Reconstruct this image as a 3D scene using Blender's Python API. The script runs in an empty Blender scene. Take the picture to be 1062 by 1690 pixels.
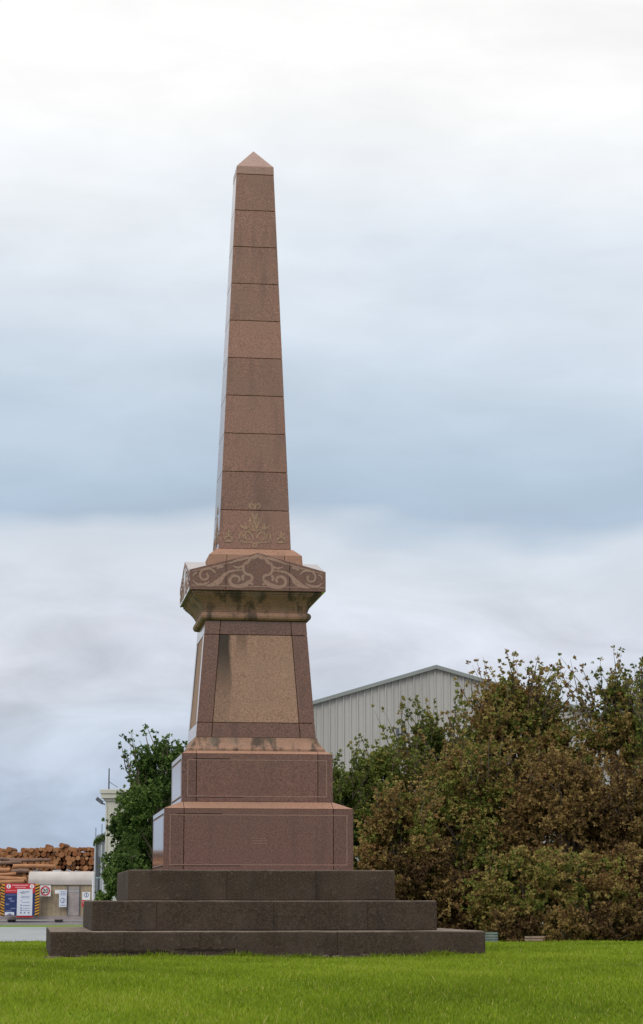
import bpy, bmesh, math, random
import numpy as np
from math import radians as R, sin, cos, pi
from mathutils import Vector, Matrix
SC = bpy.context.scene; COL = SC.collection

# ------------------------------------------------------------------ camera
F_PX = 3595.0; W_PX, H_PX = 1062.0, 1690.0
PITCH, YAW = R(10.15), R(7.605)
CAM = Vector((-3.2575, -32.452, 0.7458))
cd = bpy.data.cameras.new('camera'); cam = bpy.data.objects.new('camera', cd); COL.objects.link(cam)
cam.location = CAM; cam.rotation_euler = (pi/2 + PITCH, 0, -YAW)
cd.sensor_fit = 'VERTICAL'; cd.sensor_height = 24.0; cd.lens = 24.0*F_PX/H_PX
cd.clip_start = 0.5; cd.clip_end = 6000
SC.camera = cam
FWD = Vector((sin(YAW), cos(YAW), 0)); RGT = Vector((cos(YAW), -sin(YAW), 0))
def at(px, py, d):
    """point seen at photo pixel (px,py), at horizontal distance d ahead of the camera"""
    v = math.tan(PITCH + math.atan((H_PX/2-py)/F_PX)); a = math.atan((H_PX/2-py)/F_PX)
    depth = d/cos(PITCH+a)*cos(a)
    return CAM + FWD*d + RGT*((px-W_PX/2)/F_PX*depth) + Vector((0,0,v*d))
def ppm(d): return F_PX/d      # photo pixels per metre, roughly

# ------------------------------------------------------------------ light, sky
SUN_EL, SUN_AZ = R(42), R(215)     # azimuth clockwise from +Y: light comes from behind the camera's left
SC.view_settings.view_transform = 'Standard'; SC.view_settings.look = 'None'
SC.view_settings.exposure = 0.0; SC.view_settings.gamma = 1; SC.view_settings.use_curve_mapping = False
sl = bpy.data.lights.new('sun', 'SUN'); sl.energy = 0.9; sl.angle = R(25); sl.color = (1.0, .95, .88)
sun = bpy.data.objects.new('sun', sl); COL.objects.link(sun)
sdir = Vector((sin(SUN_AZ)*cos(SUN_EL), cos(SUN_AZ)*cos(SUN_EL), sin(SUN_EL)))
sun.rotation_euler = sdir.to_track_quat('Z', 'Y').to_euler(); sun.location = (0, 0, 60)

def lin(r, g, b):
    f = lambda c: (c/255/12.92) if c/255 <= .04045 else ((c/255+.055)/1.055)**2.4
    return (f(r), f(g), f(b), 1)

world = bpy.data.worlds.new('World'); SC.world = world; world.use_nodes = True
def build_world():
    nt = world.node_tree; N = nt.nodes; L = nt.links; N.clear()
    out = N.new('ShaderNodeOutputWorld')
    sky = N.new('ShaderNodeTexSky'); sky.sky_type = 'NISHITA'; sky.sun_disc = False
    sky.sun_elevation = SUN_EL; sky.sun_rotation = SUN_AZ; sky.dust_density = 3
    bsky = N.new('ShaderNodeBackground'); bsky.inputs[1].default_value = 0.12; L.new(sky.outputs[0], bsky.inputs[0])
    tc = N.new('ShaderNodeTexCoord'); sep = N.new('ShaderNodeSeparateXYZ'); L.new(tc.outputs['Generated'], sep.inputs[0])
    def noise(scale, zs, detail, rough, off=(0, 0, 0), dist=0.0):
        m = N.new('ShaderNodeMapping'); m.inputs['Scale'].default_value = (1, 1, zs); m.inputs['Location'].default_value = off
        L.new(tc.outputs['Generated'], m.inputs[0]); n = N.new('ShaderNodeTexNoise')
        n.inputs['Scale'].default_value = scale; n.inputs['Detail'].default_value = detail; n.inputs['Roughness'].default_value = rough
        n.inputs['Distortion'].default_value = dist
        L.new(m.outputs[0], n.inputs['Vector']); return n.outputs['Fac']
    def ma(op, a, b=None, c=None):
        n = N.new('ShaderNodeMath'); n.operation = op
        for i, v in enumerate((a, b, c)):
            if v is None: continue
            if isinstance(v, (int, float)): n.inputs[i].default_value = v
            else: L.new(v, n.inputs[i])
        return n.outputs[0]
    n1 = noise(4.5, 3.0, 3, .5, (3.1, 1.2, .4))
    n2 = noise(8, 2.2, 4, .5, (0, 2, 5), .2)
    n3 = noise(6.5, 3.2, 5, .55, (7.3, 2, 1), .3); n4 = noise(13, 2.7, 5, .55, (2.3, 5, 1), .5)
    # height, warped by cloud masses
    warp = ma('ADD', ma('MULTIPLY', ma('SUBTRACT', n1, .5), .085), ma('MULTIPLY', ma('SUBTRACT', n2, .5), .03))
    z = ma('ADD', sep.outputs['Z'], warp)
    ramp = N.new('ShaderNodeValToRGB'); L.new(ma('MULTIPLY', z, 1.0), ramp.inputs[0])
    stops = [(0.0, (168,184,206)), (.05, (183,196,216)), (.085, (200,208,221)), (.115, (212,216,227)), (.143, (217,223,232)),
             (.156, (212,220,230)), (.172, (176,193,211)), (.19, (179,197,214)), (.225, (194,209,224)), (.27, (219,228,238)),
             (.315, (242,246,250)), (.36, (255,255,253)), (.75, (255,254,250))]
    cr = ramp.color_ramp
    while len(cr.elements) < len(stops): cr.elements.new(.5)
    for e, (p, c) in zip(cr.elements, stops): e.position = p; e.color = lin(*c)
    # soft mottling between cloud lumps
    mot = ma('MULTIPLY_ADD', ma('SUBTRACT', n3, .5), .26, 1.035)
    mot2 = ma('MULTIPLY_ADD', ma('SUBTRACT', n2, .5), .10, mot)
    low = ma('SUBTRACT', 1.0, ma('MULTIPLY', ma('SUBTRACT', sep.outputs['Z'], .11), 16), ); low = ma('MINIMUM', ma('MAXIMUM', low, .22), 1.0)
    mot2 = ma('MULTIPLY_ADD', ma('MULTIPLY', ma('SUBTRACT', n4, .48), low), .95, mot2)
    mx = N.new('ShaderNodeVectorMath'); mx.operation = 'SCALE'; L.new(ramp.outputs[0], mx.inputs[0]); L.new(mot2, mx.inputs['Scale'])
    bc = N.new('ShaderNodeBackground'); L.new(mx.outputs[0], bc.inputs[0]); 
    # cloud deck brightens towards the zenith
    zen = ma('MULTIPLY_ADD', ma('MAXIMUM', ma('SUBTRACT', sep.outputs['Z'], .42), 0), .9, 1.0)
    L.new(zen, bc.inputs[1])
    mix = N.new('ShaderNodeMixShader'); mix.inputs[0].default_value = .93
    L.new(bsky.outputs[0], mix.inputs[1]); L.new(bc.outputs[0], mix.inputs[2]); L.new(mix.outputs[0], out.inputs[0])
build_world()

# ------------------------------------------------------------------ materials
class NT:
    def __init__(s, name):
        s.m = bpy.data.materials.new(name); s.m.use_nodes = True; s.nt = s.m.node_tree; s.N = s.nt.nodes; s.L = s.nt.links
        s.b = s.N['Principled BSDF']; s.tc = s.N.new('ShaderNodeTexCoord')
    def inp(s, n, i, v):
        if isinstance(v, (int, float, tuple)): n.inputs[i].default_value = v
        else: s.L.new(v, n.inputs[i])
    def noise(s, scale, detail=3, rough=.6, stretch=(1, 1, 1), off=(0, 0, 0), dist=0.0):
        m = s.N.new('ShaderNodeMapping'); m.inputs['Scale'].default_value = stretch; m.inputs['Location'].default_value = off
        s.L.new(s.tc.outputs['Object'], m.inputs[0]); n = s.N.new('ShaderNodeTexNoise')
        n.inputs['Scale'].default_value = scale; n.inputs['Detail'].default_value = detail; n.inputs['Roughness'].default_value = rough
        n.inputs['Distortion'].default_value = dist
        s.L.new(m.outputs[0], n.inputs['Vector']); return n.outputs['Fac']
    def ma(s, op, a, b=None, c=None, clamp=False):
        n = s.N.new('ShaderNodeMath'); n.operation = op; n.use_clamp = clamp
        for i, v in enumerate((a, b, c)):
            if v is not None: s.inp(n, i, v)
        return n.outputs[0]
    def ramp(s, f, stops, interp='LINEAR'):
        n = s.N.new('ShaderNodeValToRGB'); s.L.new(f, n.inputs[0]); cr = n.color_ramp; cr.interpolation = interp
        while len(cr.elements) < len(stops): cr.elements.new(.5)
        for e, (p, c) in zip(cr.elements, stops):
            e.position = p; e.color = c if len(c) == 4 else (*c, 1)
        return n.outputs[0]
    def mix(s, f, a, b, mode='MIX'):
        n = s.N.new('ShaderNodeMix'); n.data_type = 'RGBA'; n.blend_type = mode
        s.inp(n, 0, f); 
        for i, v in ((6, a), (7, b)):
            if isinstance(v, tuple) and len(v) == 3: v = (*v, 1)
            s.inp(n, i, v)
        return n.outputs[2]
    def xyz(s):
        n = s.N.new('ShaderNodeSeparateXYZ'); s.L.new(s.tc.outputs['Object'], n.inputs[0]); return n.outputs
    def bump(s, h, strength, dist):
        n = s.N.new('ShaderNodeBump'); n.inputs['Strength'].default_value = strength; n.inputs['Distance'].default_value = dist
        s.L.new(h, n.inputs['Height']); s.L.new(n.outputs[0], s.b.inputs['Normal'])
    def done(s, col, rough=.6, spec=.5, metal=0.0):
        if isinstance(col, tuple) and len(col) == 3: col = (*col, 1)
        s.inp(s.b, 'Base Color', col); s.inp(s.b, 'Roughness', rough); s.inp(s.b, 'Specular IOR Level', spec); s.inp(s.b, 'Metallic', metal)
        return s.m
def step_(t, f, a, b):       # smooth 0..1 between a and b
    n = t.N.new('ShaderNodeMapRange'); n.interpolation_type = 'SMOOTHSTEP'
    t.inp(n, 0, f); n.inputs[1].default_value = a; n.inputs[2].default_value = b
    n.inputs[3].default_value = 0; n.inputs[4].default_value = 1; return n.outputs[0]

def granite(name, c, rough, grain=.5, weather=.35, stain=None, bump=.1, blotch=.25, tint=.12):
    t = NT(name)
    g1 = t.noise(48, 3, .85); g2 = t.noise(28, 3, .7); big = t.noise(1.4, 4, .6, off=(4, 1, 2)); st = t.noise(5, 4, .65, stretch=(1, 1, .12), off=(2, 7, 1))
    base = t.mix(step_(t, g1, .38, .62), tuple(x*(1-grain) for x in c), tuple(min(1, x*(1+grain*.9)) for x in c))
    base = t.mix(t.ma('MULTIPLY', step_(t, g2, .5, .68), .3), base, tuple(x*.45 for x in c))
    base = t.mix(t.ma('MULTIPLY', step_(t, big, .42, .66), blotch), base, (c[0]*.85, c[1]*.98, c[2]*1.0))
    base = t.mix(t.ma('MULTIPLY', step_(t, st, .52, .75), weather), base, (c[0]*.45, c[1]*.47, c[2]*.5))
    oi = t.N.new('ShaderNodeObjectInfo')
    base = t.mix(tint*1.6, base, t.ramp(oi.outputs['Random'], [(0, tuple(x*.45 for x in c)), (.5, c), (1, tuple(min(1, x*1.7) for x in c))]))
    if stain: base = stain(t, base)
    r = rough if isinstance(rough, float) else .5
    rr = t.ma('MULTIPLY_ADD', step_(t, t.noise(9, 3), .35, .7), r*.5 if r < .3 else .1, r)
    t.bump(g1, bump, .004)
    return t.done(base, rr, .5)

RED = (.150, .074, .052)
M = {}
M['polished'] = granite('polished_red_granite', RED, .07, grain=.48, weather=.5, bump=.015)
M['shaft'] = granite('obelisk_red_granite', (.255, .130, .093), .13, grain=.48, weather=.65, bump=.03, blotch=.5, tint=.16)
M['axed'] = granite('axed_tan_granite', (.33, .178, .12), .75, grain=.28, weather=.55, bump=.3, blotch=.5)
M['weather'] = granite('sky_pale_granite', (.30, .18, .145), .3, grain=.3, weather=.3, bump=.25)  # capstone stone, its colour paled to carry the sky's reflection
def panel_stain(t, base):
    X, Y, Z = t.xyz()
    for ax in (X,):
        edge = t.noise(6, 4, .6, stretch=(1, 1, .25))
        xx = t.ma('ADD', ax, t.ma('MULTIPLY_ADD', edge, .16, -.08))
        inn = t.ma('MULTIPLY', step_(t, xx, -.70, -.60), t.ma('SUBTRACT', 1.0, step_(t, xx, -.40, -.34)))
        vert = t.ma('MULTIPLY_ADD', step_(t, Z, 3.5, 4.5), .78, .22)
        base = t.mix(t.ma('MULTIPLY', inn, vert), base, (.045, .032, .026))
        xb = t.ma('ADD', ax, t.ma('MULTIPLY_ADD', edge, .1, -.05))
        in2 = t.ma('MULTIPLY', step_(t, xb, -.32, -.26), t.ma('SUBTRACT', 1.0, step_(t, xb, -.16, -.08)))
        base = t.mix(t.ma('MULTIPLY', in2, t.ma('MULTIPLY', step_(t, Z, 4.1, 4.65), .5)), base, (.07, .045, .033))
    return base
M['panel'] = granite('tan_axed_panel', (.33, .195, .142), .8, grain=.28, weather=.15, stain=panel_stain, bump=.3, blotch=.35, tint=0)
def algae(t, base):
    X, Y, Z = t.xyz()
    n = t.noise(3.2, 5, .65, stretch=(1.6, 1, .5), off=(1.3, 4.4, 2)); n2 = t.noise(2.1, 3, .6, stretch=(1.5, 1.5, .3), off=(9, 1, 2))
    base = t.mix(t.ma('MULTIPLY', step_(t, n, .46, .62), .85), base, (.04, .032, .024))
    base = t.mix(t.ma('MULTIPLY', step_(t, n2, .52, .7), .5), base, (.16, .14, .12))
    return base
M['stained'] = granite('algae_stained_tan_granite', (.29, .165, .115), .8, grain=.25, weather=.4, stain=algae, bump=.3)
M['joint'] = NT('dark_joint_mortar').done((.035, .025, .02), .95, .1)
M['inlay'] = granite('frosted_carving', (.33, .20, .16), .7, grain=.2, weather=.15, bump=.2, tint=0)
M['inlay_tan'] = granite('frosted_tan_carving', (.31, .195, .13), .7, grain=.35, weather=.35, bump=.2, tint=0)
M['frost_line'] = granite('frosted_border_line', (.245, .138, .108), .6, grain=.2, weather=.2, tint=0)

def stepstone():
    t = NT('dark_step_stone')
    g = t.noise(45, 3, .8); b = t.noise(1.6, 5, .65, off=(3, 3, 3)); st = t.noise(4, 5, .7, stretch=(1, 1, .2), off=(8, 2, 1)); l = t.noise(11, 4, .7, off=(5, 5, 1))
    c = t.ramp(g, [(.3, (.022, .015, .010)), (.5, (.052, .036, .026)), (.7, (.096, .070, .052))])
    c = t.mix(t.ma('MULTIPLY', step_(t, b, .42, .66), .5), c, (.090, .066, .053))
    c = t.mix(t.ma('MULTIPLY', step_(t, st, .5, .72), .55), c, (.022, .018, .017))
    c = t.mix(t.ma('MULTIPLY', step_(t, l, .58, .72), .30), c, (.2, .165, .13))
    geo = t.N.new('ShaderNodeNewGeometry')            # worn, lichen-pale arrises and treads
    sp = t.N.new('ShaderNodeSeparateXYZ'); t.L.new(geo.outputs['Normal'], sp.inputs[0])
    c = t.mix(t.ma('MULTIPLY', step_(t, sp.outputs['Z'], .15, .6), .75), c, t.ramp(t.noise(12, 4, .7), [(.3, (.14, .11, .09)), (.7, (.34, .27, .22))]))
    t.bump(t.ma('ADD', g, t.ma('MULTIPLY', l, 1.2)), .7, .012)
    return t.done(c, .9, .25)
M['step'] = stepstone()

def simple(name, c, rough=.6, var=.25, scale=3.0, spec=.4, metal=0.0, streak=0.0, stretch=(1, 1, 1), bump=0.0):
    t = NT(name); n = t.noise(scale, 4, .65, stretch=stretch)
    col = t.ramp(n, [(.3, tuple(x*(1-var) for x in c)), (.7, tuple(min(1, x*(1+var)) for x in c))])
    if streak:
        col = t.mix(t.ma('MULTIPLY', step_(t, t.noise(scale*2, 4, .6, stretch=(1, 1, .08), off=(3, 3, 0)), .48, .7), streak), col, tuple(x*.4 for x in c))
    if bump: t.bump(n, bump, .02)
    return t.done(col, rough, spec, metal)
M['ground'] = None
def groundmat():
    t = NT('lawn_ground')
    a = t.noise(.35, 5, .65); b = t.noise(6, 4, .7); c = t.noise(40, 3, .7)
    col = t.ramp(a, [(.3, (.10, .175, .012)), (.55, (.135, .22, .016)), (.75, (.17, .235, .025))])
    col = t.mix(t.ma('MULTIPLY', step_(t, b, .45, .7), .35), col, (.085, .15, .012))
    col = t.mix(t.ma('MULTIPLY', step_(t, c, .5, .7), .35), col, (.16, .2, .05))
    X, Y, Z = t.xyz()          # the park ends behind the shrubs; beyond lies the grey gravel of the port yard
    dd = t.ma('ADD', t.ma('MULTIPLY', t.ma('SUBTRACT', X, CAM.x), FWD.x), t.ma('MULTIPLY', t.ma('SUBTRACT', Y, CAM.y), FWD.y))
    yard = t.ramp(b, [(.3, (.15, .135, .125)), (.7, (.22, .20, .19))])
    far = t.ma('MAXIMUM', step_(t, dd, 134.5, 135.5), step_(t, t.ma('MULTIPLY', dd, -1.0), 18, 20))
    lat = t.ma('ADD', t.ma('MULTIPLY', t.ma('SUBTRACT', X, CAM.x), RGT.x), t.ma('MULTIPLY', t.ma('SUBTRACT', Y, CAM.y), RGT.y))
    far = t.ma('MAXIMUM', far, step_(t, t.ma('ABSOLUTE', lat), 38, 40))
    col = t.mix(far, col, yard)
    t.bump(c, .6, .03)
    return t.done(col, .95, .1)
M['ground'] = groundmat()
def grassmat():
    t = NT('grass_blade'); at_ = t.N.new('ShaderNodeAttribute'); at_.attribute_name = 'tone'
    col = t.ramp(at_.outputs['Fac'], [(0, (.10, .15, .010)), (.45, (.21, .295, .014)), (.8, (.315, .39, .033)), (1, (.45, .40, .12))])
    t.done(col, .6, .15)
    tr = t.N.new('ShaderNodeBsdfTranslucent'); t.L.new(col, tr.inputs[0])
    mx = t.N.new('ShaderNodeMixShader'); mx.inputs[0].default_value = .3
    t.L.new(t.b.outputs[0], mx.inputs[1]); t.L.new(tr.outputs[0], mx.inputs[2]); t.L.new(mx.outputs[0], t.N['Material Output'].inputs[0])
    return t.m
M['grass'] = grassmat()
def leafmat(name, stops):
    t = NT(name); at_ = t.N.new('ShaderNodeAttribute'); at_.attribute_name = 'tone'
    col = t.ramp(at_.outputs['Fac'], stops)
    t.done(col, .6, .07)
    tr = t.N.new('ShaderNodeBsdfTranslucent'); t.L.new(col, tr.inputs[0])
    mx = t.N.new('ShaderNodeMixShader'); mx.inputs[0].default_value = .22
    t.L.new(t.b.outputs[0], mx.inputs[1]); t.L.new(tr.outputs[0], mx.inputs[2]); t.L.new(mx.outputs[0], t.N['Material Output'].inputs[0])
    return t.m
G1, G2, G3 = (.06, .085, .022), (.115, .150, .032), (.20, .205, .048)
B1, B2, B3, B4 = (.09, .052, .026), (.20, .130, .050), (.33, .235, .085), (.225, .118, .05)
M['leaf_green'] = leafmat('olive_green_leaf', [(0, G1), (.35, G2), (.65, G3), (.82, B3), (1, B2)])
M['leaf_mixed'] = leafmat('green_brown_leaf', [(0, G1), (.22, G2), (.42, G3), (.55, B3), (.72, B2), (.88, B4), (1, B1)])
M['leaf_brown'] = leafmat('russet_leaf', [(0, B1), (.2, B2), (.4, B3), (.55, B4), (.7, B2), (.85, G2), (1, G3)])
M['leaf_dark'] = leafmat('dark_evergreen_leaf', [(0, (.030, .050, .018)), (.4, (.075, .125, .036)), (.75, (.16, .235, .065)), (.93, (.13, .2, .055)), (1, (.17, .1, .07))])
M['bark'] = simple('tree_bark', (.11, .085, .065), .9, .4, 9, stretch=(1, 1, .3), bump=.6)
def logend():
    t = NT('sawn_log_end'); X, Y, Z = t.xyz()
    oi = t.N.new('ShaderNodeObjectInfo')
    r = t.ma('SQRT', t.ma('ADD', t.ma('MULTIPLY', X, X), t.ma('MULTIPLY', Z, Z)))
    ring = t.ma('SINE', t.ma('MULTIPLY', r, 150.0))
    base = t.ramp(oi.outputs['Random'], [(0, (.20, .08, .035)), (.3, (.32, .14, .06)), (.6, (.44, .23, .11)), (.8, (.25, .09, .04)), (1, (.50, .29, .15))])
    col = t.mix(t.ma('MULTIPLY_ADD', ring, .08, .08), base, (.22, .09, .03))
    col = t.mix(t.ma('MULTIPLY', step_(t, t.noise(5, 3), .5, .7), .45), col, (.16, .08, .04))
    return t.done(col, .85, .2)
M['log_end'] = logend()
def logbark():
    t = NT('log_bark'); oi = t.N.new('ShaderNodeObjectInfo')
    base = t.ramp(oi.outputs['Random'], [(0, (.14, .07, .035)), (.5, (.26, .13, .06)), (1, (.42, .22, .10))])
    col = t.mix(t.ma('MULTIPLY', step_(t, t.noise(4, 4, .7, stretch=(2, .3, 2)), .45, .65), .6), base, (.075, .045, .03))
    return t.done(col, .9, .2)
M['log_bark'] = logbark()
M['log_orange'] = simple('peeled_orange_log', (.33, .16, .08), .85, .35, 3, stretch=(.4, 1, 1))
M['log_dark'] = simple('grey_brown_log', (.16, .10, .075), .9, .45, 3, stretch=(.4, 1, 1))
M['shed_wall'] = simple('weathered_beige_wall', (.33, .27, .19), .85, .25, 1.2, streak=.5)
M['shed_roof'] = simple('pale_curved_roof', (.44, .40, .385), .5, .15, .8, streak=.2)
M['concrete'] = simple('pale_concrete', (.33, .29, .29), .9, .2, 2)
M['dark'] = simple('dark_paint', (.03, .028, .03), .7, .2)
M['white'] = simple('white_paint', (.72, .72, .75), .5, .06)
M['paper'] = simple('white_sign_sheet', (.62, .66, .76), .5, .04)
M['red'] = simple('red_sign_paint', (.52, .02, .035), .5, .1)
M['pinkish'] = simple('faded_pink_lettering', (.75, .35, .38), .5, .1)
M['navy'] = simple('navy_sign_paint', (.015, .03, .13), .5, .2)
M['yellow'] = simple('hazard_yellow', (.62, .30, .03), .5, .15)
M['black'] = simple('hazard_black', (.03, .022, .018), .6, .1)
M['blue_grey'] = simple('blue_grey_lettering', (.16, .2, .36), .5, .1)
M['cream'] = simple('cream_render', (.50, .49, .43), .8, .1, .8, streak=.25)
M['annex'] = simple('blue_grey_cladding', (.30, .34, .38), .6, .15, 1.5, streak=.4)
M['dgrey'] = simple('dark_grey_metal', (.09, .10, .12), .5, .2)
M['teal'] = simple('teal_grey_metal', (.20, .30, .30), .5, .15)
M['pipe'] = simple('pale_pipe', (.42, .45, .48), .5, .1)
M['wh_wall'] = simple('warehouse_cladding', (.42, .415, .40), .55, .05, .12, streak=.12)
M['wh_trim'] = simple('warehouse_flashing', (.24, .265, .26), .55, .06, .3)
M['glass'] = NT('dark_window_glass').done((.05, .07, .09), .1, .6)
M['bench'] = simple('grey_green_bench_slat', (.15, .19, .18), .7, .2, 3)
M['bench_tan'] = simple('tan_weathered_bench_slat', (.30, .22, .17), .8, .2, 3)
M['bench_leg'] = simple('green_bench_iron', (.07, .13, .12), .6, .2)
M['asphalt'] = simple('worn_grey_asphalt', (.27, .285, .30), .9, .15, .8, bump=.2)
M['road'] = simple('road_asphalt', (.16, .15, .165), .9, .15, .5)
M['kerb'] = simple('kerb_concrete', (.30, .29, .29), .9, .15, 2)
M['soil'] = simple('bare_soil', (.085, .058, .04), .95, .4, 12, bump=.5)

# ------------------------------------------------------------------ helpers
def tag(o, label=None, cat=None, group=None, kind=None):
    if label: o['label'] = label
    if cat: o['category'] = cat
    if group: o['group'] = group
    if kind: o['kind'] = kind
    return o
def empty(name, loc=(0, 0, 0), rz=0.0):
    o = bpy.data.objects.new(name, None); COL.objects.link(o); o.location = loc; o.rotation_euler = (0, 0, rz); o.empty_display_size = .3; return o
class MB:
    def __init__(s): s.v = []; s.f = []; s.mi = []
    def add(s, vs, fs, mi=0):
        n = len(s.v); s.v += [tuple(v) for v in vs]; s.f += [tuple(i+n for i in f) for f in fs]; s.mi += [mi]*len(fs); return s
    def box(s, x0, x1, y0, y1, z0, z1, mi=0):
        return s.add([(x0,y0,z0),(x1,y0,z0),(x1,y1,z0),(x0,y1,z0),(x0,y0,z1),(x1,y0,z1),(x1,y1,z1),(x0,y1,z1)],
                     [(0,3,2,1),(4,5,6,7),(0,1,5,4),(1,2,6,5),(2,3,7,6),(3,0,4,7)], mi)
    def frust(s, w0, z0, w1, z1, mi=0):
        return s.hex([(-w0,-w0,z0),(w0,-w0,z0),(w0,w0,z0),(-w0,w0,z0),(-w1,-w1,z1),(w1,-w1,z1),(w1,w1,z1),(-w1,w1,z1)], mi)
    def hex(s, vs, mi=0):
        return s.add(vs, [(0,3,2,1),(4,5,6,7),(0,1,5,4),(1,2,6,5),(2,3,7,6),(3,0,4,7)], mi)
    def tube(s, pts, rad, n=8, mi=0, cap=True, capmi=None):
        pts = [Vector(p) for p in pts]; rings = []
        if not hasattr(rad, '__len__'): rad = [rad]*len(pts)
        base = len(s.v); up = None
        for i, p in enumerate(pts):
            d = (pts[min(i+1, len(pts)-1)]-pts[max(i-1, 0)]).normalized()
            a = Vector((0, 0, 1)) if abs(d.z) < .9 else Vector((1, 0, 0))
            u = d.cross(a).normalized(); w = u.cross(d)
            s.v += [tuple(p+(u*cos(2*pi*k/n)+w*sin(2*pi*k/n))*rad[i]) for k in range(n)]
        for i in range(len(pts)-1):
            for k in range(n):
                s.f.append((base+i*n+k, base+i*n+(k+1) % n, base+(i+1)*n+(k+1) % n, base+(i+1)*n+k)); s.mi.append(mi)
        if cap:
            s.f.append(tuple(base+k for k in range(n))[::-1]); s.mi.append(mi if capmi is None else capmi)
            s.f.append(tuple(base+(len(pts)-1)*n+k for k in range(n))); s.mi.append(mi if capmi is None else capmi)
        return s
    def rot4(s):        # repeat everything on the four sides
        v0 = list(s.v); f0 = list(s.f); m0 = list(s.mi)
        for q in (1, 2, 3):
            c, sn = (0, 1) if q == 1 else (-1, 0) if q == 2 else (0, -1)
            n = len(s.v); s.v += [(x*c-y*sn, x*sn+y*c, z) for x, y, z in v0]; s.f += [tuple(i+n for i in f) for f in f0]; s.mi += m0
        return s
    def build(s, name, mats, parent=None, bevel=0.0, seg=1, smooth=False):
        me = bpy.data.meshes.new(name); me.from_pydata(s.v, [], s.f)
        for m in (mats if isinstance(mats, (list, tuple)) else [mats]): me.materials.append(m)
        me.polygons.foreach_set('material_index', s.mi)
        bm = bmesh.new(); bm.from_mesh(me); bmesh.ops.recalc_face_normals(bm, faces=bm.faces)
        if bevel: bmesh.ops.bevel(bm, geom=list(bm.edges), offset=bevel, segments=seg, profile=.6, affect='EDGES', clamp_overlap=True)
        bm.to_mesh(me); bm.free()
        if smooth:
            for p in me.polygons: p.use_smooth = True
        o = bpy.data.objects.new(name, me); COL.objects.link(o)
        if parent: o.parent = parent
        return o
def build4(s, name, mats, parent=None, **k):
    """the same part on each of the four sides, every one an object of its own"""
    o = s.build(name, mats, parent, **k)
    for q in (1, 2, 3):
        c = o.copy(); COL.objects.link(c); c.parent = parent; c.rotation_euler = (0, 0, q*pi/2)
    return o
MB.build4 = build4
def copy_tree(o, parent=None):
    c = o.copy(); COL.objects.link(c); c.parent = parent
    for ch in list(o.children): copy_tree(ch, c)
    return c

# ------------------------------------------------------------------ the ground
def sm(x, a, b):
    t = np.clip((x-a)/(b-a), 0, 1); return t*t*(3-2*t)
def gz(x, y):
    x = np.asarray(x, float); y = np.asarray(y, float)
    fx, fy = FWD.x, FWD.y
    d = (x-CAM.x)*fx+(y-CAM.y)*fy; lat = (x-CAM.x)*RGT.x+(y-CAM.y)*RGT.y
    plate = -.0 - .05*sm(d, 34, 43)
    front = -.86*sm(-d, -24, -6)
    back = -.60*sm(d, 43, 62)
    low = -.68*sm(lat, -4, 3)*sm(d, 46, 80)*(1-sm(d, 160, 260))
    side = -.35*sm(np.abs(lat+1), 12, 30)*(1-sm(d, 40, 60))
    und = .012*np.sin(x*1.3+.4)*np.cos(y*.9)+.008*np.sin(x*3.1+y*2.2)
    near = 1-sm(np.hypot(x, y), 3.0, 4.5)
    return plate+front+back+low+side+und*(1-near)*(1-sm(d, 60, 75)) - .004*near
def build_ground():
    def axis(fine, far):
        a = list(np.arange(-fine, fine+.01, .5)); s = .5; p = fine
        while p < far: s *= 1.22; p += s; a.append(p); a.insert(0, -p)
        return np.array(a)
    xs = axis(30, 2500); ys = axis(45, 2500)
    ys = ys+10
    X, Y = np.meshgrid(xs, ys); Z = gz(X, Y)
    v = np.stack([X.ravel(), Y.ravel(), Z.ravel()], 1); nx, ny = len(xs), len(ys)
    i = np.arange(nx*ny).reshape(ny, nx)
    f = np.stack([i[:-1, :-1].ravel(), i[:-1, 1:].ravel(), i[1:, 1:].ravel(), i[1:, :-1].ravel()], 1)
    me = bpy.data.meshes.new('ground'); me.from_pydata(v.tolist(), [], f.tolist()); me.materials.append(M['ground'])
    for p in me.polygons: p.use_smooth = True
    o = bpy.data.objects.new('ground', me); COL.objects.link(o); tag(o, 'bright green lawn rising to a low mound under the monument', kind='structure'); o['category'] = 'ground'
    del o['category']
build_ground()
def strip(name, d0, d1, l0, l1, z, mat, label):
    P = lambda d, l: tuple(Vector((CAM.x, CAM.y, z))+FWD*d+RGT*l)
    o = MB().add([P(d0, l0), P(d0, l1), P(d1, l1), P(d1, l0)], [(0, 1, 2, 3)]).build(name, mat); tag(o, label, kind='structure'); return o
strip('pavement', 66.5, 123, -70, -6.0, -.62, M['asphalt'], 'pale grey sealed area beyond the lawn at the left')
strip('road', 136, 172, -90, -4, -.618, M['road'], 'dark grey road strip in front of the site shed')
kb = MB()
def ldbox(mb, d0, d1, l0, l1, z0, z1, mi=0):
    P = lambda d, l, z: tuple(Vector((CAM.x, CAM.y, z))+FWD*d+RGT*l)
    mb.hex([P(d0,l0,z0),P(d0,l1,z0),P(d1,l1,z0),P(d1,l0,z0),P(d0,l0,z1),P(d0,l1,z1),P(d1,l1,z1),P(d1,l0,z1)], mi); return mb
ldbox(kb, 135.7, 136.0, -90, -4, -.75, -.50); o = kb.build('kerb', M['kerb']); tag(o, 'pale concrete kerb between grass strip and road', kind='structure')

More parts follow.
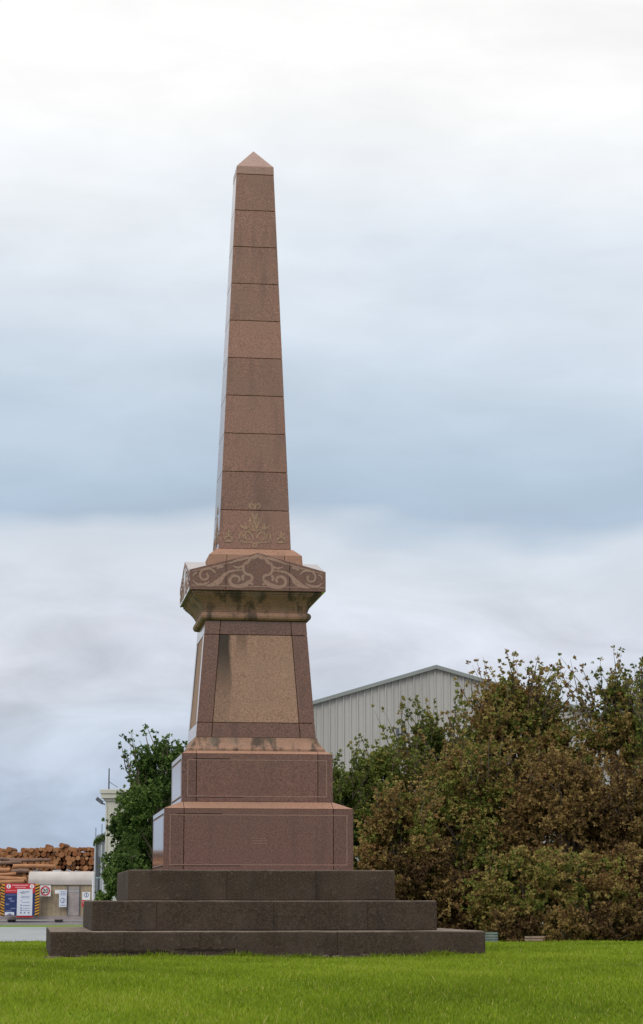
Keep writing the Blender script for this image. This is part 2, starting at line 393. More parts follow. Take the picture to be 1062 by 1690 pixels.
# grass blades as one object
def build_grass(seed=5):
    rng = np.random.default_rng(seed)
    pts = []
    for d0, d1, n in ((8, 16, 110000), (16, 24, 150000), (24, 30, 110000), (30, 36, 50000), (36, 44, 70000)):
        d = rng.uniform(d0, d1, n); lat = rng.uniform(-.165, .165, n)*d
        pts.append(np.stack([CAM.x+FWD.x*d+RGT.x*lat, CAM.y+FWD.y*d+RGT.y*lat, d], 1))
    p = np.concatenate(pts); m = (np.abs(p[:, 0]) > 2.935) | (np.abs(p[:, 1]) > 2.935); p = p[m]
    # bare soil hollow beside the left corner of the steps
    m = ~(((p[:, 0]+3.12)/.30)**2+((p[:, 1]+2.9)/.7)**2 < rng.uniform(.5, 1.3, len(p))); p = p[m]
    m_ = 16000; e = rng.uniform(-3.1, 3.1, m_); off = 2.935+np.abs(rng.normal(0, .035, m_)); fx_ = rng.random(m_) < .6
    q = np.stack([np.where(fx_, e, np.where(rng.random(m_) < .5, -off, off)), np.where(fx_, -off, e), np.full(m_, 29.)], 1)
    q = q[~((q[:, 0] < -2.9) & (q[:, 1] < -2.3))]; p = np.concatenate([p, q])
    n = len(p); d = p[:, 2]
    h = rng.uniform(.025, .06, n)*(1+.5*np.sin(p[:, 0]*1.7)*np.cos(p[:, 1]*1.1)*.5); h *= np.where(rng.random(n) < .03, 1.6, 1); h[-len(q):] *= rng.uniform(.8, 2.2, len(q))*(.7+.5*np.sin(q[:, 0]*5)*np.sin(q[:, 0]*1.7))
    w = rng.uniform(.0035, .007, n)*(1+np.clip((d-16)/14, 0, 2)*.8); a = rng.uniform(0, 2*pi, n); la = rng.uniform(0, 2*pi, n); ln = rng.uniform(.2, .9, n)*h
    z = gz(p[:, 0], p[:, 1])-.004
    b = np.stack([p[:, 0], p[:, 1], z], 1); u = np.stack([np.cos(a)*w, np.sin(a)*w, 0*a], 1)
    tip = b+np.stack([np.cos(la)*ln, np.sin(la)*ln, h], 1)
    v = np.stack([b-u, b+u, tip], 1).reshape(-1, 3)
    me = bpy.data.meshes.new('lawn_grass'); me.vertices.add(3*n); me.vertices.foreach_set('co', v.ravel().astype(np.float32))
    me.loops.add(3*n); me.loops.foreach_set('vertex_index', np.arange(3*n, dtype=np.int32))
    me.polygons.add(n); me.polygons.foreach_set('loop_start', np.arange(0, 3*n, 3, dtype=np.int32))
    me.update(calc_edges=True)
    tone = np.clip(rng.normal(.42, .16, n)+.16*np.sin(p[:, 0]*.9+1)*np.sin(p[:, 1]*.6)+.1*np.sin(p[:, 0]*3.3)*np.sin(p[:, 1]*2.1), 0, .9); tone[rng.random(n) < .03] = 1.0
    at_ = me.attributes.new('tone', 'FLOAT', 'FACE'); at_.data.foreach_set('value', tone.astype(np.float32))
    me.materials.append(M['grass'])
    o = bpy.data.objects.new('lawn_grass', me); COL.objects.link(o); tag(o, 'short bright green grass blades covering the lawn around the stone steps', 'grass', kind='stuff')
build_grass()
sb = MB(); rr = random.Random(3)
ring = [(-3.12+.34*cos(a)*rr.uniform(.8, 1.15), -2.9+.75*sin(a)*rr.uniform(.85, 1.1)) for a in [2*pi*k/18 for k in range(18)]]
sb.add([(-3.12, -2.9, .012)]+[(x, y, float(gz(x, y))+.006) for x, y in ring], [(0, k+1, (k+1) % 18+1) for k in range(18)])
o = sb.build('bare_soil', M['soil']); tag(o, 'worn patch of bare brown soil beside the left corner of the lowest step', kind='structure')

# ------------------------------------------------------------------ the monument
mon = empty('monument'); tag(mon, 'tall red granite memorial obelisk standing on three dark stone steps on the lawn', 'monument')
def stone_step(w, z0, z1, joints, seed):
    """one course of dark stone; joints are fine, almost closed"""
    return MB().box(-w, w, -w, w, z0, z1)
def rough(o, amp, cuts, seed):
    """chip and wear the stone: subdivide and push vertices with noise"""
    from mathutils import noise as mn
    me = o.data; bm = bmesh.new(); bm.from_mesh(me)
    bmesh.ops.subdivide_edges(bm, edges=[e for e in bm.edges if e.calc_length() > 1], cuts=cuts, use_grid_fill=True)
    for v in bm.verts:
        v.co += mn.noise_vector(v.co*3+Vector((seed, 0, 0)))*amp
    bm.to_mesh(me); bm.free()
s1 = stone_step(1.867, .765, 1.185, [.36, .70], 1).build('step', M['step'], mon, bevel=.018, seg=2); rough(s1, .004, 40, 1)
s2 = stone_step(2.369, .362, .763, [.19, .52, .80], 2).build('step', M['step'], mon, bevel=.018, seg=2); rough(s2, .004, 50, 2)
s3 = stone_step(2.928, -.12, .360, [.34, .655], 3)
s3 = s3.build('step', M['step'], mon, bevel=.02, seg=2); rough(s3, .006, 60, 3)
for w_, z0_, z1_, js in ((1.867, .775, 1.17, (-.5, .75)), (2.369, .372, .752, (-1.5, .1, 1.4)), (2.928, .01, .35, (-1.95, -.95, .9))):
    for x_ in js:
        jb = MB().box(x_-.0025, x_+.0025, -w_-.006, -w_+.01, z0_, z1_); jb.build('step_joint', M['joint'], mon)
# rubble footing crumbling under the lowest step
fb = MB(); r = random.Random(8)
for k in range(70):
    x = r.uniform(-2.95, .4) if k < 45 else r.uniform(.4, 2.9); s = r.uniform(.03, .10)
    y = -2.928-r.uniform(.0, .05)
    fb.hex([(x-s*r.uniform(.8, 1.6), y-.02-r.uniform(0, .02), -.03), (x+s*r.uniform(.8, 1.6), y-.02-r.uniform(0, .02), -.03), (x+s, y+.1, -.03), (x-s, y+.1, -.03),
            (x-s*r.uniform(.6, 1.2), y-.005, r.uniform(.02, .06)), (x+s*r.uniform(.6, 1.2), y-.005, r.uniform(.02, .06)), (x+s, y+.1, .04), (x-s, y+.1, .04)])
fb.build('footing_rubble', M['step'], mon)
# crack in the lowest step, its undercut shadow painted as thin dark irregular strips
cb = MB()
def crack(x0, x1, z, th, seed):
    r = random.Random(seed); n = int((x1-x0)/.05); top = []; bot = []
    for i in range(n+1):
        x = x0+(x1-x0)*i/n; e = min(1, i/2, (n-i)/2); zz = z+r.uniform(-.014, .014)
        t = th*e*r.choice((.35, .6, 1, 1.5)); top.append((x, zz+t/2)); bot.append((x, zz-t/2))
    for i in range(n):
        a, b, c, d = bot[i], bot[i+1], top[i+1], top[i]; y0, y1 = -2.9385, -2.90
        cb.hex([(a[0], y0, a[1]), (b[0], y0, b[1]), (b[0], y1, b[1]), (a[0], y1, a[1]), (d[0], y0, d[1]+.001), (c[0], y0, c[1]+.001), (c[0], y1, c[1]+.001), (d[0], y1, d[1]+.001)])
crack(-2.45, -1.35, .105, .026, 4); cb.build('crack', M['joint'], mon); cb = MB()
crack(-1.28, -.50, .125, .028, 5); cb.build('crack', M['joint'], mon)
MB().box(-.50, -.484, -2.9385, -2.90, .0, .14).build('crack', M['joint'], mon)

def plinth(name, w, z0, zside, wtop, ztop, corner, panel_in, mats=('polished', 'axed')):
    """polished plinth with corner blocks, frosted border lines and an axed chamfer on top"""
    core = MB().frust(w-.02, z0, w-.02, zside-.01).build(name+'_joint', M['joint'], mon)
    g = .004; dep = .25
    tmp = MB(); c = w-corner
    tmp.box(-c+g, c-g, -w, -w+dep, z0+.001, zside)              # middle slab
    tmp.build4(name+'_slab', M[mats[0]], mon, bevel=.004)
    tmp = MB().box(-w, -c-g, -w, -c-g, z0+.001, zside); tmp.build4(name+'_corner', M[mats[0]], mon, bevel=.004)
    # chamfered top course, cut at the same joints
    tmp = MB(); dz = .003; zz = zside+dz
    sl_ = (wtop-w)/(ztop-zz); yb = -w+dep
    def edge(x): return x
    tmp.hex([(-c+g, -w, zz), (c-g, -w, zz), (c-g, -wtop+.15, zz), (-c+g, -wtop+.15, zz), (-c+g, -wtop, ztop), (c-g, -wtop, ztop), (c-g, -wtop+.15, ztop), (-c+g, -wtop+.15, ztop)])
    tmp.build4(name+'_chamfer', M[mats[1]], mon)
    t2 = MB().add([(-w, -w, zz), (-c-g, -w, zz), (-c-g, -wtop, ztop), (-wtop, -wtop, ztop), (-wtop, -c-g, ztop), (-w, -c-g, zz), (-c-g, -c-g, ztop), (-c-g, -c-g, zz)],
                  [(0, 1, 2, 3), (0, 3, 4, 5), (3, 2, 6, 4), (1, 7, 6, 2), (5, 4, 6, 7), (0, 5, 7, 1)]); t2.build4(name+'_chamfer_corner', M[mats[1]], mon)
    # frosted border line: a fine frame standing 2 mm proud of the polish
    a = panel_in; lw = .016; L_ = MB(); y0, y1 = -w-.002, -w+.004
    x1 = w-a; zl, zh = z0+a*.85, zside-a
    L_.box(-x1, x1, y0, y1, zh-lw, zh); L_.box(-x1, x1, y0, y1, zl, zl+lw)
    L_.box(-x1, -x1+lw, y0, y1, zl+lw+.0004, zh-lw-.0004); L_.box(x1-lw, x1, y0, y1, zl+lw+.0004, zh-lw-.0004)
    L_.build4(name+'_border_line', M['frost_line'], mon)
    D_ = MB(); lw2 = .008; y0 = -w-.003      # darker part of the groove at the left
    D_.box(-x1+.10, -x1+.55*w, y0, y1, zh+.001, zh+.001+lw2*1.6); D_.box(-x1+.05, -x1+.75*w, y0, y1, zl-.001-lw2, zl-.001)
    D_.build(name+'_groove', M['joint'], mon)
    for q in (1, 3):       # the same dark line runs along the side faces
        S4 = MB().box(-x1+.02, x1-.02, y0, y1, zh+.001, zh+.014).box(-x1+.02, x1-.02, y0, y1, zl-.014, zl-.001); o4 = S4.build(name+'_groove', M['joint'], mon); o4.rotation_euler = (0, 0, q*pi/2)
plinth('lower_plinth', 1.352, 1.186, 2.052, 1.098, 2.158, .285, .082)
plinth('upper_plinth', 1.093, 2.160, 2.845, .999, 2.893, .215, .082)
# faint worn inscription block on the lower plinth
ib = MB(); r = random.Random(2)
for row in range(3):
    x = -.10
    while x < .10:
        l = r.uniform(.012, .035); ib.box(x, x+l, -1.3535, -1.348, 1.63-row*.035, 1.641-row*.035); x += l+.008
ib.build('worn_inscription', M['frost_line'], mon)

# base moulding: fillet + cavetto sweep
bmould = MB()
prof = [(.996, 2.896), (.996, 2.925), (.972, 2.945), (.945, 2.975), (.918, 3.015), (.898, 3.06), (.889, 3.094)]
def sweep(mb, prof):
    for (w0, z0), (w1, z1) in zip(prof[:-1], prof[1:]):
        mb.add([(-w0, -w0, z0), (w0, -w0, z0), (w0, w0, z0), (-w0, w0, z0), (-w1, -w1, z1), (w1, -w1, z1), (w1, w1, z1), (-w1, w1, z1)],
               [(0, 1, 5, 4), (1, 2, 6, 5), (2, 3, 7, 6), (3, 0, 4, 7)])
    return mb
def closed(mb, prof):
    sweep(mb, prof); (a, za), (b, zb) = prof[0], prof[-1]
    mb.add([(-a, -a, za), (a, -a, za), (a, a, za), (-a, a, za)], [(3, 2, 1, 0)]); mb.add([(-b, -b, zb), (b, -b, zb), (b, b, zb), (-b, b, zb)], [(0, 1, 2, 3)]); return mb
closed(bmould, prof).build('base_moulding', M['stained'], mon)

# die: battered, framed in polished granite round an axed tan panel
ZB, ZT, WB, WT = 3.098, 4.815, .875, .746
def wd(z): return WB+(WT-WB)*(z-ZB)/(ZT-ZB)
MB().frust(WB-.03, ZB, WT-.03, ZT).build('die_core', M['joint'], mon)
def face_prism(mb, quad, out, inn):
    """quad in (x,z) on the battered face, from 'inn' behind to 'out' proud of it"""
    vs = [(x, -wd(z)+inn, z) for x, z in quad]+[(x, -wd(z)-out, z) for x, z in quad]
    mb.add(vs, [(0, 1, 2, 3), (7, 6, 5, 4), (0, 4, 5, 1), (1, 5, 6, 2), (2, 6, 7, 3), (3, 7, 4, 0)])
zb, zt = ZB+.215, ZT-.205; g = .004
def xi(z): return wd(z)-.228
D = MB(); face_prism(D, [(-xi(zb)+g, zb+g), (xi(zb)-g, zb+g), (xi(zt)-g, zt-g), (-xi(zt)+g, zt-g)], -.006, .06); D.build4('die_panel', M['panel'], mon, bevel=.003)
D = MB()
face_prism(D, [(-xi(ZB)+g, ZB), (xi(ZB)-g, ZB), (xi(zb)-g, zb-g), (-xi(zb)+g, zb-g)], 0, .06); D.build4('die_bottom_rail', M['polished'], mon, bevel=.003); D = MB()
face_prism(D, [(-xi(zt)+g, zt+g), (xi(zt)-g, zt+g), (xi(ZT)-g, ZT), (-xi(ZT)+g, ZT)], 0, .06); D.build4('die_top_rail', M['polished'], mon, bevel=.003)
D = MB()
for za, zc in ((ZB, zb-g), (zb+g, zt-g), (zt+g, ZT)):
    wa, wc = wd(za), wd(zc); ia, ic = xi(za)+g, xi(zc)+g
    D.hex([(-wa, -wa, za), (-ia, -wa, za), (-ia, -ia, za), (-wa, -ia, za), (-wc, -wc, zc), (-ic, -wc, zc), (-ic, -ic, zc), (-wc, -ic, zc)])
D.build4('die_corner', M['polished'], mon, bevel=.003)

# torus roll with mitred corners
T = MB(); rt, wt, zt_ = .062, .752, 4.884
n = 12
for q in range(4):
    c, sn = [(1, 0), (0, 1), (-1, 0), (0, -1)][q]
    ring0 = []; ring1 = []
    for k in range(n):
        a = 2*pi*k/n; o_ = wt+rt*cos(a); z = zt_+rt*sin(a)
        ring0.append((-o_, -o_, z)); ring1.append((o_, -o_, z))
    vs = [(x*c-y*sn, x*sn+y*c, z) for x, y, z in ring0+ring1]
    T.add(vs, [(k, (k+1) % n, n+(k+1) % n, n+k) for k in range(n)])
T.build('roll_moulding', M['stained'], mon)
MB().frust(.74, 4.818, .755, 4.96).build('neck', M['joint'], mon)
cav = [(.765, 4.945), (.772, 4.975), (.79, 5.015), (.825, 5.065), (.868, 5.115), (.915, 5.160), (.935, 5.18), (.935, 5.196), (.955, 5.198), (.955, 5.232)]
closed(MB(), cav).build('cavetto', M['stained'], mon)
# cross-gabled cornice block
w = 1.004; h0, h1, ha = 5.236, 5.528, 5.795
C_ = MB()
vs = [(-w, -w, h0), (w, -w, h0), (w, w, h0), (-w, w, h0), (-w, -w, h1), (w, -w, h1), (w, w, h1), (-w, w, h1), (0, -w, ha), (w, 0, ha), (0, w, ha), (-w, 0, ha), (0, 0, ha)]
C_.add(vs, [(3, 2, 1, 0), (0, 1, 5, 8, 4), (1, 2, 6, 9, 5), (2, 3, 7, 10, 6), (3, 0, 4, 11, 7),
            (4, 8, 12), (8, 5, 12), (5, 9, 12), (9, 6, 12), (6, 10, 12), (10, 7, 12), (7, 11, 12), (11, 4, 12)])
C_.build('gabled_cornice', M['polished'], mon, bevel=.0025)
for x in (-.47, .47): MB().box(x-.005, x+.005, -w-.002, -w+.01, h0+.01, 5.66).build4('cornice_joint', M['joint'], mon)

def ribbon(mb, pts, wid, place, lift, th=.004, smooth=3):
    """tapering flat stroke following pts (2D), laid on a face by place(u,z,off)"""
    P = [Vector((a, b)) for a, b in pts]; Wd = list(wid) if hasattr(wid, '__len__') else [wid]*len(P)
    for _ in range(smooth):      # Chaikin-like refinement
        Q = [P[0]]; X_ = [Wd[0]]
        for i in range(len(P)-1):
            Q += [P[i]*.75+P[i+1]*.25, P[i]*.25+P[i+1]*.75]; X_ += [Wd[i]*.75+Wd[i+1]*.25, Wd[i]*.25+Wd[i+1]*.75]
        Q.append(P[-1]); X_.append(Wd[-1]); P, Wd = Q, X_
    n = len(P); vs = []
    for i in range(n):
        t = (P[min(i+1, n-1)]-P[max(i-1, 0)]); t = t.normalized() if t.length > 1e-9 else Vector((1, 0)); nn = Vector((-t.y, t.x))*Wd[i]/2
        a, b = P[i]+nn, P[i]-nn
        vs += [place(a.x, a.y, lift), place(b.x, b.y, lift), place(a.x, a.y, lift-th), place(b.x, b.y, lift-th)]
    fs = []
    for i in range(n-1):
        k = 4*i; l = k+4
        fs += [(k, k+1, l+1, l), (k+1, k+3, l+3, l+1), (k+3, k+2, l+2, l+3), (k+2, k, l, l+2)]
    fs += [(0, 2, 3, 1), (4*n-4, 4*n-3, 4*n-1, 4*n-2)]
    mb.add(vs, fs)
def strokes(defs, conv, place, both=True):
    mb = MB(); k = 0
    for pts, wid in defs:
        for sgn in ((1, -1) if both else (1,)):
            q = [conv(x, y) for x, y in pts]; q = [(sgn*a, b) for a, b in q]
            ribbon(mb, q, wid, place, .0025+k*.00015); k += 1
    return mb
# scrolls carved in the four gables (crop pixels: 557 centre, 427 per metre; 315 = bottom edge)
cv = lambda x, y: ((x-557)/427*w, h0+(315-y)*.00249)
pl = lambda u, z, l: (u, -w-l, z)
scroll = [
 ([(585,280),(612,268),(588,248),(600,222),(632,222),(652,190),(645,158),(618,148),(605,122),(578,118),(557,104)], [.02,.05,.03,.045,.03,.045,.03,.05,.04,.06,.05]),
 ([(610,262),(635,285),(690,296),(728,282),(735,252),(712,228),(680,232),(668,252),(682,266)], [.05,.07,.05,.045,.045,.04,.035,.03,.03]),
 ([(640,225),(655,235),(648,258)], [.03,.05,.03]),
 ([(612,118),(650,128),(700,142),(735,158)], [.03,.045,.03,.015]),
 ([(655,170),(680,185),(715,172)], [.02,.035,.015]),
 ([(650,195),(700,198),(745,208),(775,235),(800,268),(850,290),(880,292)], [.015,.03,.03,.05,.09,.05,.02]),
 ([(770,175),(800,178),(815,192)], [.03,.05,.02]),
 ([(820,215),(850,190),(890,192),(918,212),(920,242),(898,260),(872,252),(866,232),(880,222)], [.02,.04,.03,.03,.03,.035,.03,.03,.025]),
 ([(860,270),(900,288),(940,285),(962,262)], [.02,.035,.03,.015]),
 ([(935,215),(955,222),(962,240)], [.02,.03,.015]),
 ([(840,185),(815,175),(790,165)], [.02,.02,.012]),
]
strokes(scroll, cv, pl).build4('carved_scroll', M['inlay'], mon)
bd = MB(); bd.box(-w+.02, w-.02, -w-.0022, -w+.004, h0+.052, h0+.064)
bd.build4('carved_band', M['inlay'], mon)
MB2 = MB()
for sgn, lift in ((1, .0024), (-1, .0028)):
    ribbon(MB2, [(sgn*.96, 5.500), (sgn*.01, 5.745)], .012, pl, lift, smooth=0)
MB2.build4('carved_rake', M['inlay'], mon)

# base block of the obelisk
closed(MB(), [(.712, 5.50), (.690, 5.812), (.566, 5.918)]).build('obelisk_base', M['axed'], mon)
for x in (-.43, .43): MB().hex([(x-.004, -.705, 5.6), (x+.004, -.705, 5.6), (x+.004, -.65, 5.6), (x-.004, -.65, 5.6), (x-.004, -.6925, 5.811), (x+.004, -.6925, 5.811), (x+.004, -.63, 5.811), (x-.004, -.63, 5.811)]).build4('base_joint', M['joint'], mon)
# obelisk courses
def wo(z): return .542-(z-5.922)*.04255
zs = [5.922+.5922*i for i in range(11)]
MB().frust(wo(5.93)-.016, 5.93, wo(11.84)-.016, 11.84).build('obelisk_core', M['joint'], mon)
for i in range(10):
    a, b = zs[i]+.0035, zs[i+1]-.0035
    MB().frust(wo(a), a, wo(b), b).build('obelisk_course', M['shaft'], mon, bevel=.0045)
cz0, cz1, cz2 = zs[10]+.0035, 11.977, 12.325
wa, wb = .292, .2865
MB().add([(-wa, -wa, cz0), (wa, -wa, cz0), (wa, wa, cz0), (-wa, wa, cz0), (-wb, -wb, cz1), (wb, -wb, cz1), (wb, wb, cz1), (-wb, wb, cz1), (0, 0, cz2)],
         [(3, 2, 1, 0), (0, 1, 5, 4), (1, 2, 6, 5), (2, 3, 7, 6), (3, 0, 4, 7), (4, 5, 8), (5, 6, 8), (6, 7, 8), (7, 4, 8)]).build('capstone', M['weather'], mon, bevel=.004)
# lace-like motif carved at the foot of the obelisk (crop px: 545 centre, 730 per metre)
cv2 = lambda x, y: ((x-545)/730, 5.922+(845-y)*.001355)
pl2 = lambda u, z, l: (u, -wo(z)-l, z)
motif = [
 ([(552,395),(553,360),(556,320)], [.02,.03,.01]), ([(565,350),(585,330),(605,345),(598,375),(572,388)], [.015,.03,.03,.03,.02]), ([(570,325),(600,318)], [.012,.008]),
 ([(550,640),(570,585),(600,530),(606,500)], [.02,.035,.04,.01]), ([(548,600),(556,540),(560,470),(580,435)], [.02,.03,.045,.02]),
 ([(575,560),(590,515),(585,480)], [.02,.02,.01]),
 ([(645,545),(650,590),(640,620)], [.012,.045,.03]), ([(600,600),(640,610),(690,600),(705,575)], [.02,.05,.03,.01]),
 ([(560,735),(575,690),(600,655),(640,650),(655,690),(640,730),(600,745)], [.02,.03,.03,.04,.03,.03,.02]),
 ([(665,740),(672,690),(690,660),(712,690),(716,735)], [.02,.03,.03,.03,.02]),
 ([(560,775),(620,765),(680,770),(730,750)], [.03,.025,.02,.01]), ([(550,830),(570,800),(552,770)], [.02,.035,.03]),
 ([(560,650),(590,625),(625,635)], [.02,.03,.02]),
 ([(832,620),(834,660),(830,700)], [.01,.03,.04]), ([(790,745),(800,715),(830,700),(860,712),(880,745)], [.03,.035,.03,.035,.03]), ([(775,765),(830,758),(890,765)], [.015,.04,.015]),
 ([(812,690),(800,670)], [.03,.01]), ([(850,690),(864,668)], [.03,.01]),
]
strokes(motif, cv2, pl2).build4('carved_motif', M['inlay_tan'], mon)

# ------------------------------------------------------------------ trees
def rosettes(nodes, dirs, tone, size, k, rng):
    """k leaves radiating from every node, biased along the twig"""
    n = len(nodes); d = rng.normal(size=(n, k, 3)); d /= np.linalg.norm(d, axis=2)[..., None]; d += dirs[:, None, :]*.75; d /= np.linalg.norm(d, axis=2)[..., None]
    P = nodes[:, None, :]+d*size*.55*rng.uniform(.7, 1.2, (n, k, 1)); tn = tone[:, None]+rng.normal(0, .07, (n, k))
    return P.reshape(-1, 3), d.reshape(-1, 3), tn.ravel()
def leaf_mesh(name, P, size, tone, mat, parent, rng, up=.35, D=None):
    n = len(P); s = size*rng.uniform(.6, 1.25, n)
    nrm = rng.normal(size=(n, 3)); nrm[:, 2] += up; nrm /= np.linalg.norm(nrm, axis=1)[:, None]
    a = rng.normal(size=(n, 3)); u = np.cross(nrm, a) if D is None else D-nrm*(D*nrm).sum(1)[:, None]*.8; u /= np.linalg.norm(u, axis=1)[:, None]; v = np.cross(nrm, u); v /= np.linalg.norm(v, axis=1)[:, None]+1e-9
    u *= (s*.5)[:, None]; v *= (s*.30)[:, None]; dn = nrm*(s*.12)[:, None]
    co = np.stack([P-u, P-v-dn*0+dn, P+u, P+v+dn], 1).reshape(-1, 3)
    me = bpy.data.meshes.new(name); me.vertices.add(4*n); me.vertices.foreach_set('co', co.ravel().astype(np.float32))
    me.loops.add(4*n); me.loops.foreach_set('vertex_index', np.arange(4*n, dtype=np.int32))
    me.polygons.add(n); me.polygons.foreach_set('loop_start', np.arange(0, 4*n, 4, dtype=np.int32)); me.update(calc_edges=True)
    at_ = me.attributes.new('tone', 'FLOAT', 'FACE'); at_.data.foreach_set('value', np.clip(tone, 0, 1).astype(np.float32))
    me.materials.append(mat); o = bpy.data.objects.new(name, me); COL.objects.link(o); o.parent = parent; return o
def tree(name, label, cat, group, px, top, d, half_px, mat, seed, leaf=.16, nshoot=900, per=42, spray=1.0, tone0=.5, lobes=26, z_low=.02, feather=0, wide=.38, depth=None):
    """px,top: where its tip stands in the photo, d its distance; a crown of leafy shoots carried on limbs"""
    rng = np.random.default_rng(seed); rnd = random.Random(seed)
    tip = at(px, top, d); gx, gy = tip.x, tip.y; z0 = float(gz(gx, gy)); H = tip.z-z0; hw = half_px/ppm(d); dp = 1.0 if depth is None else depth
    root = empty(name, (gx, gy, z0-.03)); tag(root, label, cat, group)
    def prof(t):       # half width against height 0..1
        return np.where(t < wide, .80+.20*np.sin(t/wide*pi/2), np.cos(np.clip((t-wide)/(1.02-wide), 0, 1)**1.25*pi/2)**.8)
    Hc = H*(.86 if feather else .95)
    t = (np.arange(lobes)+rng.random(lobes))/lobes; t = z_low+(1-z_low)*t
    ang = np.arange(lobes)*2.39996+rng.uniform(-.5, .5, lobes); rr_ = hw*prof(t)*(.35+.50*rng.random(lobes)**.6)
    rad = hw*(.16+.20*rng.random(lobes))*(.55+.45*prof(t)); zc = np.clip(t*Hc, rad*.5, Hc-rad*.8)
    cen = np.stack([np.cos(ang)*rr_, np.sin(ang)*rr_*dp, zc], 1)
    tb = MB(); r0 = .02*H+.03
    tb.tube([(0, 0, -.05), (rnd.uniform(-.02, .02)*H, 0, H*.25), (rnd.uniform(-.04, .04)*H, .02*H, H*.5), (rnd.uniform(-.04, .04)*H, 0, H*.8)], [r0*1.3, r0, r0*.65, r0*.15], 7)
    for c in cen:
        zb_ = min(H*.5, c[2]*.5); tb.tube([(0, 0, zb_), (c[0]*.45, c[1]*.45, (zb_+c[2])*.5+.03*H), tuple(c)], [r0*.4, r0*.25, r0*.08], 5)
    w = rad**1.6; li = rng.choice(lobes, nshoot, p=w/w.sum())
    di = rng.normal(size=(nshoot, 3)); out = cen[li]*np.array([1, 1, 0])/hw; di += out*.9; di[:, 2] += .25; di /= np.linalg.norm(di, axis=1)[:, None]
    st = cen[li]+di*(rad[li]*rng.uniform(.0, .75, nshoot))[:, None]
    gro = di*.8+out*.5+np.array([0, 0, .6]); gro /= np.linalg.norm(gro, axis=1)[:, None]
    ln = hw*rng.gamma(3.0, .075, nshoot)*spray
    if feather:     # long open leaders above the crown
        k = feather; ft = rng.choice(nshoot, k, replace=False); a = rng.uniform(0, 2*pi, k); sp_ = rng.choice(5, k); a = sp_*1.3+rng.normal(0, .22, k)+seed; q = hw*(.15+.5*((sp_*.37+.2) % 1))*rng.uniform(.75, 1.2, k)
        st[ft] = np.stack([np.cos(a)*q, np.sin(a)*q, H*(.66+.12*rng.random(k))], 1); gro[ft] = np.stack([np.cos(a)*.28, np.sin(a)*.28, np.ones(k)], 1)+rng.normal(0, .16, (k, 3))
        ln[ft] = np.minimum(H*rng.uniform(.10, .26, k), (H-st[ft][:, 2])*.97/np.maximum(gro[ft][:, 2], .3))
    end = st+gro*ln[:, None]
    ln = np.minimum(ln, np.maximum(H-st[:, 2], .2)/np.maximum(gro[:, 2], .3)); end = st+gro*ln[:, None]
    ltone = rng.normal(0, .11, lobes); stone = tone0+ltone[li]+rng.normal(0, .11, nshoot)
    nn = max(3, per//7); tt = (np.arange(nn)+rng.random((nshoot, nn)))/nn; tt = .15+.9*tt; sway = rng.normal(size=(nshoot, 1, 3))*.12*ln[:, None, None]
    side = rng.normal(size=(nshoot, nn, 3)); side /= np.linalg.norm(side, axis=2)[..., None]
    wmx = np.clip(ln, 0, hw*.4)[:, None, None]*(.07+.22*(1-np.abs(tt-.45)*1.3))[:, :, None]
    P = st[:, None, :]+(end-st)[:, None, :]*tt[:, :, None]+sway*(tt*(1-tt)*4)[:, :, None]+side*wmx*rng.random((nshoot, nn, 1))
    dr = (side*.8+gro[:, None, :]/np.linalg.norm(gro, axis=1)[:, None, None]); dr /= np.linalg.norm(dr, axis=2)[..., None]
    tone = (stone[:, None]+rng.normal(0, .07, (nshoot, nn))).ravel(); P = P.reshape(-1, 3); dr = dr.reshape(-1, 3)
    keep = (P[:, 2] > .08+.1*rng.random(len(P))) & (P[:, 2] < H*1.0)
    P, dd_, tone = rosettes(P[keep], dr[keep], tone[keep], leaf, 7, rng)
    leaf_mesh('crown', P, leaf, tone, mat, root, rng, D=dd_)
    pick = list(ft) if feather else []
    for k in pick+list(rng.choice(nshoot, 150, replace=False)):
        m_ = (st[k]+end[k])/2+sway[k][0]*.9; tb.tube([tuple(st[k]), tuple(m_), tuple(end[k])], [.012+.0022*H, .01+.0014*H, .006], 3, cap=False)
    tb.build('trunk', M['bark'], root)
    return root
GT = 'autumn trees behind the lawn'; GS = 'low shrubs along the far lawn edge'
LG, LM, LB, LD = M['leaf_green'], M['leaf_mixed'], M['leaf_brown'], M['leaf_dark']
T_ = [ # px, top, d, half, mat, label, kwargs
 (566, 1238, 100, 48, LG, 'green leafy tree directly right of the upper plinth, leftmost of the tree belt', dict(tone0=.33)),
 (632, 1200, 102, 80, LG, 'green tree with rounded top in front of the warehouse wall, second from the monument', dict(tone0=.42)),
 (712, 1150, 105, 76, LM, 'olive green tree with ragged top just below the warehouse roof apex', dict(tone0=.36)),
 (850, 1080, 107, 122, LM, 'largest tree of the belt, brown and olive, its feathery top right of the warehouse roof', dict(tone0=.55, z_low=.2, feather=90, lobes=44, n=2.2)),
 (1026, 1072, 104, 84, LM, 'tall airy brown green tree near the right edge with thin open branches', dict(tone0=.50, z_low=.25, feather=90, lobes=26, n=.85)),
 (1100, 1110, 100, 66, LM, 'green brown tree cut off by the right edge of the photo', dict(tone0=.34)),
 (775, 1205, 99, 100, LM, 'broad golden olive tree in the middle of the belt, lower than the largest', dict(tone0=.52, z_low=.25, n=1.2)),
 (662, 1285, 95, 74, LM, 'tan leaved tree in the lower row just right of the lower plinth', dict(tone0=.62, z_low=.1)),
 (935, 1225, 98, 112, LB, 'dark russet tree in the middle row under the dip in the treetops', dict(tone0=.22, z_low=.2, n=1.3)),
 (1050, 1250, 97, 70, LB, 'dark brown tree in the middle row at the right edge', dict(tone0=.15, z_low=.2)),
]
